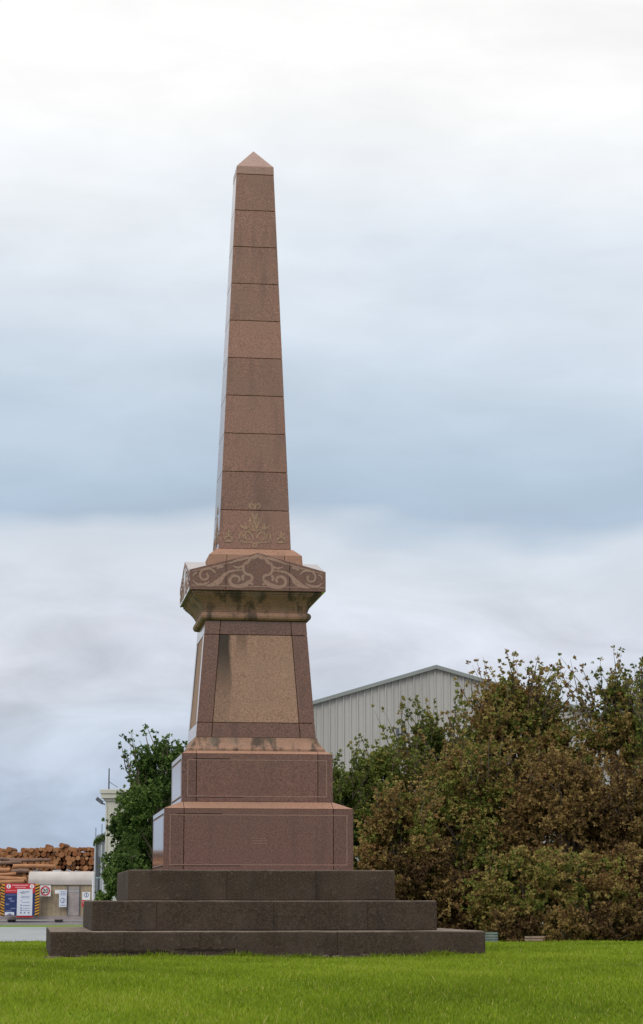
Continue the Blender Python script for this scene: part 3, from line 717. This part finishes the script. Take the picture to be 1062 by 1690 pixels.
for i, (px, top, d, hp, mt, lab, kw) in enumerate(T_):
    airy = top < 1160; n_ = kw.pop('n', 1.0); kw.setdefault('feather', 40)
    tree('broadleaf_tree', lab, 'tree', GT, px, top, d, hp, mt, 40+i, leaf=.19 if airy else .165, nshoot=int((1000 if airy else 1350)*n_), per=49, spray=1.15, **kw)
S_ = [
 (700, 1380, 94, 70, LB, 'dark brown shrub above the right end of the middle stone step', dict(tone0=.12)),
 (772, 1435, 93, 60, LB, 'dark russet shrub behind the grey green bench', dict(tone0=.10)),
 (868, 1398, 91, 84, LM, 'wide ochre mounded shrub above the tan bench', dict(tone0=.58)),
 (968, 1404, 91, 80, LM, 'yellowish brown mounded shrub right of the tan bench', dict(tone0=.52)),
 (1052, 1392, 92, 60, LB, 'dark brown shrub at the right edge of the lawn', dict(tone0=.20)),
 (850, 1500, 89, 40, LB, 'small dark brown shrub between the two benches', dict(tone0=.14)),
 (930, 1496, 84.6, 26, LB, 'small brown shrub growing over the right end of the tan bench', dict(tone0=.3)),
 (1010, 1490, 89, 60, LB, 'small brown shrub low on the lawn edge near the right edge', dict(tone0=.12)),
]
for i, (px, top, d, hp, mt, lab, kw) in enumerate(S_):
    small = top > 1450
    tree('shrub', lab, 'shrub', GS, px, top, d, hp, mt, 80+i, leaf=.15, nshoot=380 if small else 1000, per=49, spray=1.3, feather=12 if small else 40, lobes=10 if small else 22, wide=.5, **kw)
tree('evergreen_tree', 'dark green bushy evergreen tree, tallest one left of the monument, touching its left side', 'tree', None, 274, 1190, 64, 66, LD, 7, leaf=.11, nshoot=1900, per=49, spray=1.0, tone0=.48, feather=25, lobes=28, wide=.55)
tree('evergreen_tree', 'lower dark evergreen spreading left of the taller one over the cream building corner', 'tree', None, 240, 1264, 66, 52, LD, 9, leaf=.11, nshoot=1500, per=49, spray=1.0, tone0=.34, lobes=24, z_low=.38, wide=.42)
tree('ivy_shrub', 'small dark green shrub at the foot of the evergreens beside the top step', 'shrub', None, 203, 1408, 60, 36, LD, 12, leaf=.09, nshoot=700, per=49, spray=1.2, tone0=.5, lobes=18, wide=.35)

# ------------------------------------------------------------------ benches
def bench(px0, px1, ytop, d, mat, label, legmat, turn=0.0):
    c = at((px0+px1)/2, ytop, d); L_ = (px1-px0)/ppm(d); z0 = c.z-.82
    root = empty('park_bench', (c.x, c.y, z0), -YAW+turn); tag(root, label, 'bench', 'benches along the shrubs')
    b = MB()
    for k in range(4): b.box(-L_/2, L_/2, .18+.03*k, .205+.03*k, .44+.10*k, .515+.10*k)
    b.build('backrest', mat, root)
    b = MB()
    for k in range(4): b.box(-L_/2, L_/2, -.26+.11*k, -.17+.11*k, .40, .435)
    b.build('seat', mat, root)
    for s in (-1, 1):
        x = s*(L_/2-.17); b = MB()
        b.box(x-.03, x+.03, -.24, -.19, -.1, .395); b.box(x-.03, x+.03, .17, .215, -.1, .395); b.box(x-.03, x+.03, -.185, .165, .33, .395)
        b.hex([(x-.03, .208, .396), (x+.03, .208, .396), (x+.03, .25, .396), (x-.03, .25, .396), (x-.03, .30, .80), (x+.03, .30, .80), (x+.03, .335, .80), (x-.03, .335, .80)])
        b.build('leg', legmat, root)
    return root
bench(744, 822, 1538.4, 85, M['bench'], 'grey green slatted park bench half hidden behind the right end of the lowest step', M['bench_leg'])
bench(868, 926, 1545, 86.2, M['bench_tan'], 'tan slatted park bench half buried in the shrubs', M['bench_leg'])

# ------------------------------------------------------------------ warehouse
def warehouse():
    d = 185; ap = at(720, 1096, d); z0 = -1.5; k = ppm(d)
    root = empty('warehouse', (ap.x, ap.y, z0), -YAW+R(0)); tag(root, 'large pale grey ribbed metal warehouse with shallow gable behind the trees', 'warehouse')
    H = ap.z-z0; hl = 385/k; sl = .292; hr = 400/k
    def top(x): return H-.32-abs(x)*sl
    mb = MB(); pitch = .60; x = -hl
    ribs = []
    while x < hr:
        for a, y in ((0, 0), (.42, 0), (.46, -.13), (.56, -.13), (.60, 0)): ribs.append((x+a, y))
        x += pitch
    ribs = [r for i, r in enumerate(ribs) if i == 0 or abs(r[0]-ribs[i-1][0]) > 1e-6]
    n = len(ribs); vs = [(x, y, 0) for x, y in ribs]+[(x, y, top(x)) for x, y in ribs]
    mb.add(vs, [(i, i+1, n+i+1, n+i) for i in range(n-1)])
    mb.box(-hl, -hl+.3, .05, 60, 0, top(-hl)); mb.box(hr-.3, hr, .05, 60, 0, top(hr))
    mb.build('wall', M['wh_wall'], root)
    rf = MB(); e = .45
    for s, h_ in ((-1, hl), (1, hr)):
        X1 = s*(h_+.5); zt = lambda x: H-.30-abs(x)*sl
        e = .52; rf.hex([(0, -e+.2, zt(0)+.02), (X1, -e+.2, zt(X1)+.02), (X1, 60, zt(X1)+.02), (0, 60, zt(0)+.02), (0, -e+.2, zt(0)+.14), (X1, -e+.2, zt(X1)+.14), (X1, 60, zt(X1)+.14), (0, 60, zt(0)+.14)])
    rf.build('roof', M['wh_trim'], root)
    fl = MB()
    for s, h_ in ((-1, hl), (1, hr)):
        X1 = s*(h_+.5); zt = lambda x: H-abs(x)*sl
        fl.hex([(0, -.42, zt(0)-.42), (X1, -.42, zt(X1)-.42), (X1, -.30, zt(X1)-.42), (0, -.30, zt(0)-.42), (0, -.42, zt(0)-.10), (X1, -.42, zt(X1)-.10), (X1, -.30, zt(X1)-.10), (0, -.30, zt(0)-.10)])
    fl.build('barge_flashing', M['wh_trim'], root)
    wp = MB(); xw = (662-720)/k; zw = H-(1208-1096)/k
    wp.box(xw-.45, xw+.45, -.12, -.075, zw-.32, zw+.32); f = wp.build('vent_window', M['dgrey'], root)
warehouse()

# ------------------------------------------------------------------ buildings at the left
def local(px, py, d, root): 
    p = at(px, py, d)-Vector(root.location); return Matrix.Rotation(YAW, 3, 'Z') @ p
def pale_building():
    d = 112; p = at(172, 1500, d); k = ppm(d); z0 = -.62
    root = empty('port_building', (p.x, p.y, z0), -YAW); tag(root, 'tall cream rendered building with moulded parapet rising behind the evergreens', 'building')
    zt = at(172, 1322, d).z-z0; zc = at(172, 1303, d).z-z0; Wd = 120/k
    b = MB().box(0, Wd, 0, 9, 0, zt)
    for x in (0.0, .62, .74, 1.5, 1.62): b.box(x+.02, x+.09, -.05, -.002, 0, zt-.2)
    b.build('wall', M['cream'], root)
    b = MB().box(-.10, Wd+.1, -.10, 9.1, zt+.003, zt+.12); b.box(-.22, Wd+.22, -.22, 9.2, zt+.125, zt+.36); b.box(-.28, Wd+.28, -.28, 9.25, zt+.365, zc); b.build('parapet', M['cream'], root, bevel=.02)
    for xw in (1.9, 2.9):
        f = MB().box(xw, xw+.6, -.04, .0, 2.2, 3.3).build('window', M['white'], root); MB().box(xw+.06, xw+.54, -.052, -.041, 2.26, 3.24).build('pane', M['glass'], f)
    # floodlight on the corner
    fl = empty('flood_light', tuple(at(169, 1326, d-.1)), -YAW); tag(fl, 'grey floodlight angled out from the corner of the cream building', 'light fixture')
    MB().tube([(.15, 0, -.05), (0, 0, 0)], .04, 6).build('bracket', M['dgrey'], fl)
    hb = MB(); hb.hex([(-.34, -.14, .18), (-.02, -.14, -.05), (-.02, .14, -.05), (-.34, .14, .18), (-.24, -.14, .34), (.06, -.14, .11), (.06, .14, .11), (-.24, .14, .34)])
    hb.build('head', M['dgrey'], fl, bevel=.02)
    m = MB(); q = at(180, 1303, d+1); t = at(180, 1268, d+1); m.tube([(q.x, q.y, q.z-.05), (q.x, q.y, t.z)], [.045, .035], 6); m.tube([(q.x, q.y, q.z+.4), (q.x+.45, q.y, q.z+.12)], .015, 4)
    tag(m.build('antenna_mast', M['dgrey']), 'short dark antenna pole on the parapet of the cream building', 'antenna')
    m = MB(); q = at(215, 1303, d+3); t = at(215, 1212, d+3); m.tube([(q.x, q.y, q.z-.05), (q.x, q.y, (q.z+t.z)/2), (q.x, q.y, t.z)], [.035, .028, .015], 6)
    tag(m.build('antenna_mast', M['pipe']), 'tall thin pale whip antenna rising above the evergreen tree', 'antenna')
pale_building()
def annex():
    d = 118; p = at(154.5, 1500, d); k = ppm(d); z0 = -.62
    root = empty('port_annex', (p.x, p.y, z0), -YAW); tag(root, 'narrow blue grey clad annex with pipes against the left side of the cream building', 'building')
    zt = at(160, 1375, d).z-z0; W_ = 30/k
    b = MB(); n = 8; pr = [(0, 0), (0, zt*.93)]+[(.35-.35*cos(a), zt*.93+.30*sin(a)) for a in [pi/2*i/5 for i in range(1, 6)]]+[(W_, zt+.05), (W_, 0)]
    m_ = len(pr); b.add([(x, 0, z) for x, z in pr]+[(x, 8, z) for x, z in pr], [tuple(range(m_)), tuple(range(m_, 2*m_))[::-1]]+[(i, (i+1) % m_, m_+(i+1) % m_, m_+i) for i in range(m_)])
    b.build('wall', M['annex'], root)
    for x, r_, mt in ((.05, .05, 'pipe'), (.24, .04, 'dgrey'), (.40, .05, 'pipe'), (.58, .035, 'dgrey')):
        MB().tube([(x, -.07, 0), (x, -.07, zt*(.9 if mt == 'pipe' else .75))], r_, 7).build('pipe', M[mt], root)
    MB().box(.09, .19, -.05, -.002, zt*.55, zt*.86).build('dark_panel', M['dgrey'], root)
    MB().box(.16, .34, -.03, -.002, .05, .95).build('door', M['dark'], root)
    MB().box(-.05, W_, -.4, -.05, zt*.28, zt*.295).build('ledge', M['pipe'], root)
    rng = np.random.default_rng(4); n = 900
    P = np.stack([rng.uniform(-.05, .6, n), rng.uniform(-.15, .1, n), 0*rng.random(n)], 1); P[:, 2] = zt*.90+P[:, 0]*.55+rng.normal(0, .10, n)
    iv = leaf_mesh('roof_creeper', P, .09, rng.uniform(.2, .7, n), LD, None, rng); iv.location = root.location; iv.rotation_euler = root.rotation_euler
    tag(iv, 'dark creeper growing over the rounded eave of the blue grey annex', 'plant')
    for px, y1 in ((158.5, 1366), (168.5, 1360)):
        q = at(px, 1380, d+.5); t = at(px, y1, d+.5); m = MB().tube([(q.x, q.y, q.z-.1), (q.x, q.y, t.z)], .02, 5)
        tag(m.build('vent_pipe', M['dgrey']), 'thin vent pipe above the annex roof, '+('nearer its outer corner' if px < 160 else 'nearer the cream building'), 'vent pipe')
annex()
def gate():
    d = 104; p = at(161, 1500, d); k = ppm(d); z0 = -.62
    root = empty('metal_gate', (p.x, p.y, z0), -YAW); tag(root, 'teal grey barred metal gate in front of the cream building', 'gate')
    zt = at(160, 1449, d).z-z0; W_ = 32/k; b = MB()
    b.tube([(-.1, 0, zt), (W_, 0, zt)], .03, 6).tube([(0, 0, .15), (W_, 0, .15)], .03, 6); b.build('rail', M['teal'], root)
    b = MB(); x = .30
    while x < W_-.03: b.tube([(x, 0, .15), (x, 0, zt)], .014, 5); x += .085
    b.build('bars', M['teal'], root)
    for x in (.24, W_): MB().box(x-.04, x+.04, -.04, .04, 0, zt+.08).build('gate_post', M['pipe'], root)
    q = at(153.8, 1500, 120); m = MB().tube([(q.x, q.y, -.62), (q.x, q.y, at(153, 1444, 120).z)], .075, 8)
    tag(m.build('bollard_post', M['white']), 'white round post between the site shed and the annex', 'post')
gate()

# ------------------------------------------------------------------ site shed, signs
DS = 147; KS = ppm(DS)
def shed():
    p = at(46, 1500, DS); z0 = -.618
    root = empty('site_shed', (p.x, p.y, z0), -YAW); tag(root, 'long weathered beige site shed with curved pale roof on skids', 'shed')
    zf = at(50, 1512, DS).z-z0; zw = at(50, 1456, DS).z-z0; zr = at(50, 1438, DS).z-z0; W_ = 108/KS
    b = MB().box(.15, W_, 0, 2.4, zf, zw)
    x = .35
    while x < W_-.1: b.box(x, x+.035, -.025, -.001, zf+.02, zw-.05); x += .30
    b.build('wall', M['shed_wall'], root)
    b = MB(); N_ = 10; pr = [(-.12, zw-.16)]+[(-.12+.75*(1-cos(pi/2*i/N_)), zw+.02+(zr-zw-.02)*sin(pi/2*i/N_)) for i in range(N_+1)]+[(2.5, zr), (2.5, zw-.16)]
    m_ = len(pr); 
    b.add([(.02, y, z) for y, z in pr]+[(W_+.15, y, z) for y, z in pr], [tuple(range(m_)), tuple(range(m_, 2*m_))[::-1]]+[(i, (i+1) % m_, m_+(i+1) % m_, m_+i) for i in range(m_)])
    b.build('roof', M['shed_roof'], root)
    MB().box(W_*.34, W_*.46, .9, 1.3, zr-.02, zr+.10).build('roof_vent', M['pipe'], root, bevel=.02)
    dr = MB().box(W_*.60, W_*.78, -.05, -.002, zf+.03, zw-.3).build('door', M['concrete'], root)
    for q in (W_*.60, W_*.78): MB().box(q-.03, q+.03, -.09, -.052, zf+.03, zw-.25).build('door_frame', M['dgrey'], dr)
    MB().box(W_*.605, W_*.775, -.08, -.053, zw-.62, zw-.56).build('door_rail', M['pipe'], dr)
    MB().box(-2.3, W_-.3, -.15, 1.8, zf-.22, zf-.003).build('skid_beam', M['concrete'], root)
    for px in (20.5, 97):
        x = (px-46)/KS; MB().hex([(x-.18, -.30, 0), (x+.18, -.30, 0), (x+.18, .3, 0), (x-.18, .3, 0), (x-.26, -.34, zf-.226), (x+.26, -.34, zf-.226), (x+.26, .3, zf-.226), (x-.26, .3, zf-.226)]).build('support_block', M['dark'], root)
    MB().box(-2.3, W_, -.05, .3, 0, .12).build('foot_beam', M['concrete'], root)
shed()
def sbox(mb, x0, y0, x1, y1, o, off, th=.02, mi=0):      # sign pixels -> metres, off = distance in front
    mb.box((x0-o[0])/KS, (x1-o[0])/KS, -off-th, -off, (o[1]-y1)/KS, (o[1]-y0)/KS, mi); return mb
def text_mesh(s, size, name, mat, parent, loc, th=.006):
    cu = bpy.data.curves.new(name, 'FONT'); cu.body = s; cu.size = size; cu.extrude = th; cu.align_x = 'CENTER'; cu.align_y = 'CENTER'; cu.offset = size*.012
    ob = bpy.data.objects.new('tmp', cu); COL.objects.link(ob); dg = bpy.context.evaluated_depsgraph_get()
    me = bpy.data.meshes.new_from_object(ob.evaluated_get(dg)); bpy.data.objects.remove(ob)
    o = bpy.data.objects.new(name, me); me.materials.append(mat); COL.objects.link(o); o.parent = parent; o.location = loc; o.rotation_euler = (pi/2, 0, 0); return o
def disc(mb, x, z, r0, r1, y, th=.01, n=28, mi=0):
    vs = []; 
    for yy in (y, y-th):
        for r_ in (r0, r1):
            vs += [(x+r_*cos(2*pi*k/n), yy, z+r_*sin(2*pi*k/n)) for k in range(n)]
    f = []
    for k in range(n):
        l = (k+1) % n
        f += [(2*n+k, 2*n+l, 3*n+l, 3*n+k), (k, n+k, n+l, l), (n+k, 3*n+k, 3*n+l, n+l)]
        if r0 > 1e-6: f.append((k, l, 2*n+l, 2*n+k))
    mb.add(vs, f, mi); return mb
def signs():
    # site safety board
    D1 = DS-1.0; o = (31, 1511); p = at(o[0], o[1], D1)
    root = empty('safety_board', tuple(p), -YAW); tag(root, 'red and navy site safety board with hazard striped edges and a white notice', 'sign board')
    sbox(MB(), 8, 1460, 57, 1511, o, 0, .04).build('board', M['navy'], root)
    sbox(MB(), 8.2, 1460.2, 56.8, 1475.5, o, .041, .01).build('red_header', M['red'], root)
    sbox(MB(), 28, 1511.2, 54, 1514, o, -.03, .04).build('red_footer', M['red'], root)
    b = MB(); disc(b, (14.2-o[0])/KS, (o[1]-1464.6)/KS, 0, .145, -.052); disc(b, (51.8-o[0])/KS, (o[1]-1464.6)/KS, 0, .145, -.052); b.build('round_emblem', M['white'], root)
    b = MB(); sbox(b, 13.6, 1462, 14.6, 1467, o, .063, .006); sbox(b, 51.3, 1462, 52.2, 1467, o, .063, .006); b.build('emblem_mark', M['red'], root)
    b = MB(); r = random.Random(1)
    for y, x0, x1, hh in ((1462, 20, 46, 1.7), (1465.4, 25, 42, 1.5), (1471.0, 10, 27, 1.0)):
        x = x0
        while x < x1: l = r.uniform(1.6, 3.2); sbox(b, x, y, min(x+l, x1), y+hh, o, .052, .006); x += l+.5
    b.build('header_lettering', M['pinkish'], root)
    b = MB()
    for x0, y0, x1, y1 in ((10, 1478, 27, 1478.8), (14, 1483, 20, 1485.5), (17, 1487, 24, 1489), (10, 1492, 15, 1494), (18, 1499, 26, 1500.5), (10, 1503, 20, 1504.2)): sbox(b, x0, y0, x1, y1, o, .041, .006)
    b.build('board_print', M['blue_grey'], root)
    sbox(MB(), 9, 1505.5, 24, 1510.5, o, .041, .008).build('logo_panel', M['paper'], root)
    b = MB().add([((12-31)/KS, -.052, (.8)/KS), ((17-31)/KS, -.052, 4/KS), ((22-31)/KS, -.052, .8/KS), ((12-31)/KS, -.06, .8/KS), ((17-31)/KS, -.06, 4/KS), ((22-31)/KS, -.06, .8/KS)], [(0, 1, 2), (5, 4, 3), (0, 3, 4, 1), (1, 4, 5, 2), (2, 5, 3, 0)]); b.build('logo_mark', M['blue_grey'], root)
    nt = sbox(MB(), 28.2, 1469, 53, 1511, o, .055, .02).build('white_notice', M['paper'], root)
    b = MB(); r = random.Random(6)
    for y, x0, x1, hh in ((1480, 35, 49, .9), (1482.4, 35, 48, .9), (1487, 34, 36.5, 1), (1489.5, 37, 49, 1), (1494.5, 38, 49, 1.2), (1499, 38, 49, .9), (1502.5, 38, 49, .9)):
        x = x0
        while x < x1: l = r.uniform(1.2, 3); sbox(b, x, y, min(x+l, x1), y+hh, o, .076, .005); x += l+.6
    for y in (1493.5, 1498, 1501.6): sbox(b, 34, y, 36.5, y+2, o, .076, .005)
    for x in (33.5, 39.5, 46): sbox(b, x, 1505.5, x+2.6, 1507.8, o, .076, .005)
    b.build('notice_lettering', M['blue_grey'], nt)
    b = MB(); zz = lambda y: (o[1]-y)/KS; xx = lambda x: (x-o[0])/KS
    b.add([(xx(32), -.082, zz(1472.5)), (xx(34), -.082, zz(1475.5)), (xx(44), -.082, zz(1476)), (xx(34), -.082, zz(1474.2)), (xx(32), -.075, zz(1472.5)), (xx(34), -.075, zz(1475.5)), (xx(44), -.075, zz(1476)), (xx(34), -.075, zz(1474.2))],
          [(0, 1, 2, 3), (7, 6, 5, 4), (0, 4, 5, 1), (1, 5, 6, 2), (2, 6, 7, 3), (3, 7, 4, 0)]); sbox(b, 36, 1473, 48, 1473.8, o, .076, .004); b.build('notice_logo', M['navy'], nt)
    for side, x0, x1 in ((-1, 2.0, 7.9), (1, 57.1, 64)):
        st = sbox(MB(), x0, 1461, x1, 1511, o, 0, .035).build('hazard_strip', M['yellow'], root); b = MB(); y = 1462.0
        while y < 1508:
            dy = 2.6; X0, X1 = xx(x0+.05), xx(x1-.05); a, c = (y, y+dy) if side < 0 else (y+dy, y)
            b.add([(X0, -.036, zz(a)), (X1, -.036, zz(c)), (X1, -.036, zz(c+2.3)), (X0, -.036, zz(a+2.3)), (X0, -.042, zz(a)), (X1, -.042, zz(c)), (X1, -.042, zz(c+2.3)), (X0, -.042, zz(a+2.3))],
                  [(0, 1, 2, 3), (7, 6, 5, 4), (0, 4, 5, 1), (1, 5, 6, 2), (2, 6, 7, 3), (3, 7, 4, 0)]); y += 4.6
        b.build('black_stripe', M['black'], st)
    # 20 speed sign
    o = (75.3, 1470.2); p = at(o[0], o[1], DS-.35); s = empty('speed_sign', tuple(p), -YAW); tag(s, 'square white speed limit sign with red ring reading 20 on the shed wall', 'road sign')
    h_ = 8.7/KS; MB().box(-h_, h_, -.02, 0, -h_, h_).build('plate', M['white'], s)
    disc(MB(), 0, 0, 5.7/KS, 7.8/KS, -.022, .008).build('red_ring', M['red'], s)
    text_mesh('20', .40, 'numerals', M['black'], s, (0, -.03, -.005))
    # white notices
    o = (104, 1482.5); p = at(o[0], o[1], DS-.35); s = empty('prohibition_notice', tuple(p), -YAW); tag(s, 'tall white notice with side flap and circled symbol in the middle of the shed wall', 'sign')
    sbox(MB(), 98, 1469, 110.3, 1496.5, o, 0, .02).build('plate', M['paper'], s); sbox(MB(), 91, 1469, 97.9, 1475, o, 0, .018).build('flap', M['white'], s)
    b = MB(); disc(b, (104.3-o[0])/KS, (o[1]-1486)/KS, .13, .17, -.022, .006); b.add([(-.02, -.022, -.26), (.06, -.022, -.05), (.09, -.022, -.07), (.03, -.022, -.28), (-.02, -.028, -.26), (.06, -.028, -.05), (.09, -.028, -.07), (.03, -.028, -.28)],
        [(0, 1, 2, 3), (7, 6, 5, 4), (0, 4, 5, 1), (1, 5, 6, 2), (2, 6, 7, 3), (3, 7, 4, 0)]); b.build('symbol', M['blue_grey'], s)
    b = MB()
    for y in (1471.5, 1474, 1476.5, 1493.2):
        for x in (100.5, 103.5, 106.3): sbox(b, x, y, x+2.3, y+1, o, .021, .005)
    b.build('lettering', M['blue_grey'], s)
    o = (142.7, 1478.7); p = at(o[0], o[1], DS-.6); s = empty('small_sign', tuple(p), -YAW); tag(s, 'small white sign with circled symbol on a post at the right end of shed', 'sign')
    sbox(MB(), 136.3, 1472.3, 149, 1485, o, 0, .02).build('plate', M['white'], s)
    b = MB(); disc(b, (143-o[0])/KS, (o[1]-1477)/KS, .12, .16, -.022, .006); sbox(b, 142.4, 1474.5, 143.8, 1479.5, o, .022, .006); b.build('symbol', M['blue_grey'], s)
    sbox(MB(), 138, 1485.2, 141, 1519, o, -.06, .05).build('sign_post', M['shed_wall'], s)
    pl_ = sbox(MB(), 135.8, 1485.3, 141.8, 1496, o, 0, .02).build('red_plate', M['red'], s)
    b = MB(); sbox(b, 138, 1490.2, 141.5, 1491.4, o, .021, .005); sbox(b, 136.5, 1487.5, 139, 1488.3, o, .021, .005); b.build('plate_mark', M['white'], pl_)
signs()

# ------------------------------------------------------------------ logs
def logs():
    rnd = random.Random(11); protos = []
    for k in range(5):
        m = MB(); n = 11; r = .235; pts = []
        for j in range(4):
            pts.append([(r*(1+.05*rnd.uniform(-1, 1))*cos(2*pi*i/n)*(1+.03*j), 2.0*j, r*(1+.05*rnd.uniform(-1, 1))*sin(2*pi*i/n)) for i in range(n)])
        vs = [v for rr_ in pts for v in rr_]; fs = [(j*n+i, j*n+(i+1) % n, (j+1)*n+(i+1) % n, (j+1)*n+i) for j in range(3) for i in range(n)]
        m.add(vs, fs, 0); m.add(pts[0], [tuple(range(n))], 1); m.add(pts[-1], [tuple(range(n))], 1)
        o = m.build('log', [M['log_bark'], M['log_end']]); protos.append(o)
    d = 196; kk = ppm(d); z0 = -.62; used = [False]*5
    base = at(0, 1500, d); 
    def put(px, z, dd, label, group, s, i):
        k = i % 5; o = protos[k] if not used[k] else protos[k].copy()
        if used[k]: COL.objects.link(o)
        used[k] = True; p = at(px, 1500, dd); o.location = (p.x, p.y, z); o.rotation_euler = (rnd.uniform(-.01, .01), rnd.uniform(0, 6.28), -YAW+rnd.uniform(-.05, .05)); o.scale = (s, 1, s)
        tag(o, label, 'log', group); return o
    # hidden foot of the stack: thick logs laid across
    for k in range(5):
        a = at(-8, 1500, d-.2+.35*(k % 2)); b = at(164, 1500, d-.2+.35*(k % 2)); zc = z0+.27+k*.50
        m = MB().tube([(0, 0, 0), b-a], [.30, .26], 10, 0, True, 1); o = m.build('log', [M['log_orange'], M['log_end']]); o.location = (a.x, a.y, zc)
        tag(o, 'thick log laid crosswise under the end-on logs, hidden behind the site shed', 'log', 'logs under the tall stack')
    i = 0; row = 0; z = z0+.22+2.25
    lab = 'orange sawn log end-on in the tall stack behind the site shed'
    while True:
        ztop_px = lambda px: 1396+3*sin(px*.05)+2.2*sin(px*.31)+(3 if px < 30 else 0)
        any_ = False; px = -6+(4.2 if row % 2 else 0)
        while px < 160:
            yy = 1489-(z-CAM.z)*kk
            if yy-5.5 > ztop_px(px) and i < 280:
                put(px+rnd.uniform(-1.3, 1.3), z+rnd.uniform(-.07, .07), d+rnd.uniform(-.5, .5), lab, 'end-on logs in the tall stack', rnd.uniform(.62, 1.10), i); i += 1; any_ = True
            px += rnd.uniform(6.4, 8.6)
        z += .385; row += 1
        if not any_: break
    # loose lengthways logs in front
    for px0, px1, y, dd, mt, lb in (
        (-8, 50, 1417, 190, 'log_dark', 'long greyish log lying lengthways at the top of the cross stack on the left'),
        (16, 84, 1420, 189.2, 'log_dark', 'long dark log sloping lengthways over the shed roof end'),
        (-8, 36, 1425, 189, 'log_dark', 'dark bark covered log lying lengthways at the left edge'),
        (22, 92, 1430, 188.6, 'log_orange', 'long orange brown log lying lengthways just above the shed roof'),
        (-8, 17, 1436, 188.5, 'log_orange', 'short stout orange log with sawn end at the left edge'),
        (-8, 27, 1444, 188, 'log_orange', 'peeled orange log lying lengthways in the middle of the left pile'),
        (-8, 44, 1450, 187.6, 'log_orange', 'peeled orange log lying lengthways above the safety board'),
        (-8, 40, 1457, 187.2, 'log_orange', 'lowest visible orange log lying behind the safety board'),
        (20, 48, 1439, 188.2, 'log_dark', 'short dark log between the orange logs left of the shed roof')):
        a = at(px0, y, dd); b = at(px1, y+rnd.uniform(-3.5, 3), dd); r_ = rnd.uniform(.15, .23)
        m = MB().tube([a-a, (b-a)*.5+Vector((0, 0, rnd.uniform(-.06, .06))), b-a], [r_*1.1, r_, r_*.9], 10, 0, True, 1)
        o = m.build('log', [M[mt], M['log_end']]); o.location = a; tag(o, lb, 'log', 'logs lying lengthways in front of the stack')
    for k in range(13):
        zc = z0+.25+k*.44; a = at(-235, 1500, 190+(k % 2)*.25); b = at(-14+rnd.uniform(-6, 3), 1500, 190+(k % 2)*.25)
        m = MB().tube([(0, 0, 0), b-a], [.29, .23], 9, 0, True, 1); o = m.build('log', [M['log_orange' if k % 3 else 'log_dark'], M['log_end']]); o.location = (a.x, a.y, zc)
        tag(o, 'very long log of the stack that carries on beyond the left edge of the photo', 'log', 'long logs beyond the left edge')
    # stack that carries them: rows of lengthways logs under the visible ones
    for k in range(9):
        zc = z0+.25+k*.42; a = at(-12, 1500, 188.5+(k % 2)*.3-k*.0); b = at(42, 1500, 188.5+(k % 2)*.3)
        if zc > at(0, 1461, 188).z: break
        m = MB().tube([(0, 0, 0), b-a], [.26, .23], 9, 0, True, 1); o = m.build('log', [M['log_orange'], M['log_end']]); o.location = (a.x, a.y, zc)
        tag(o, 'orange log under the cross stack hidden behind the safety board and shed', 'log', 'logs low behind the safety board')
    print('end logs', i)
logs()
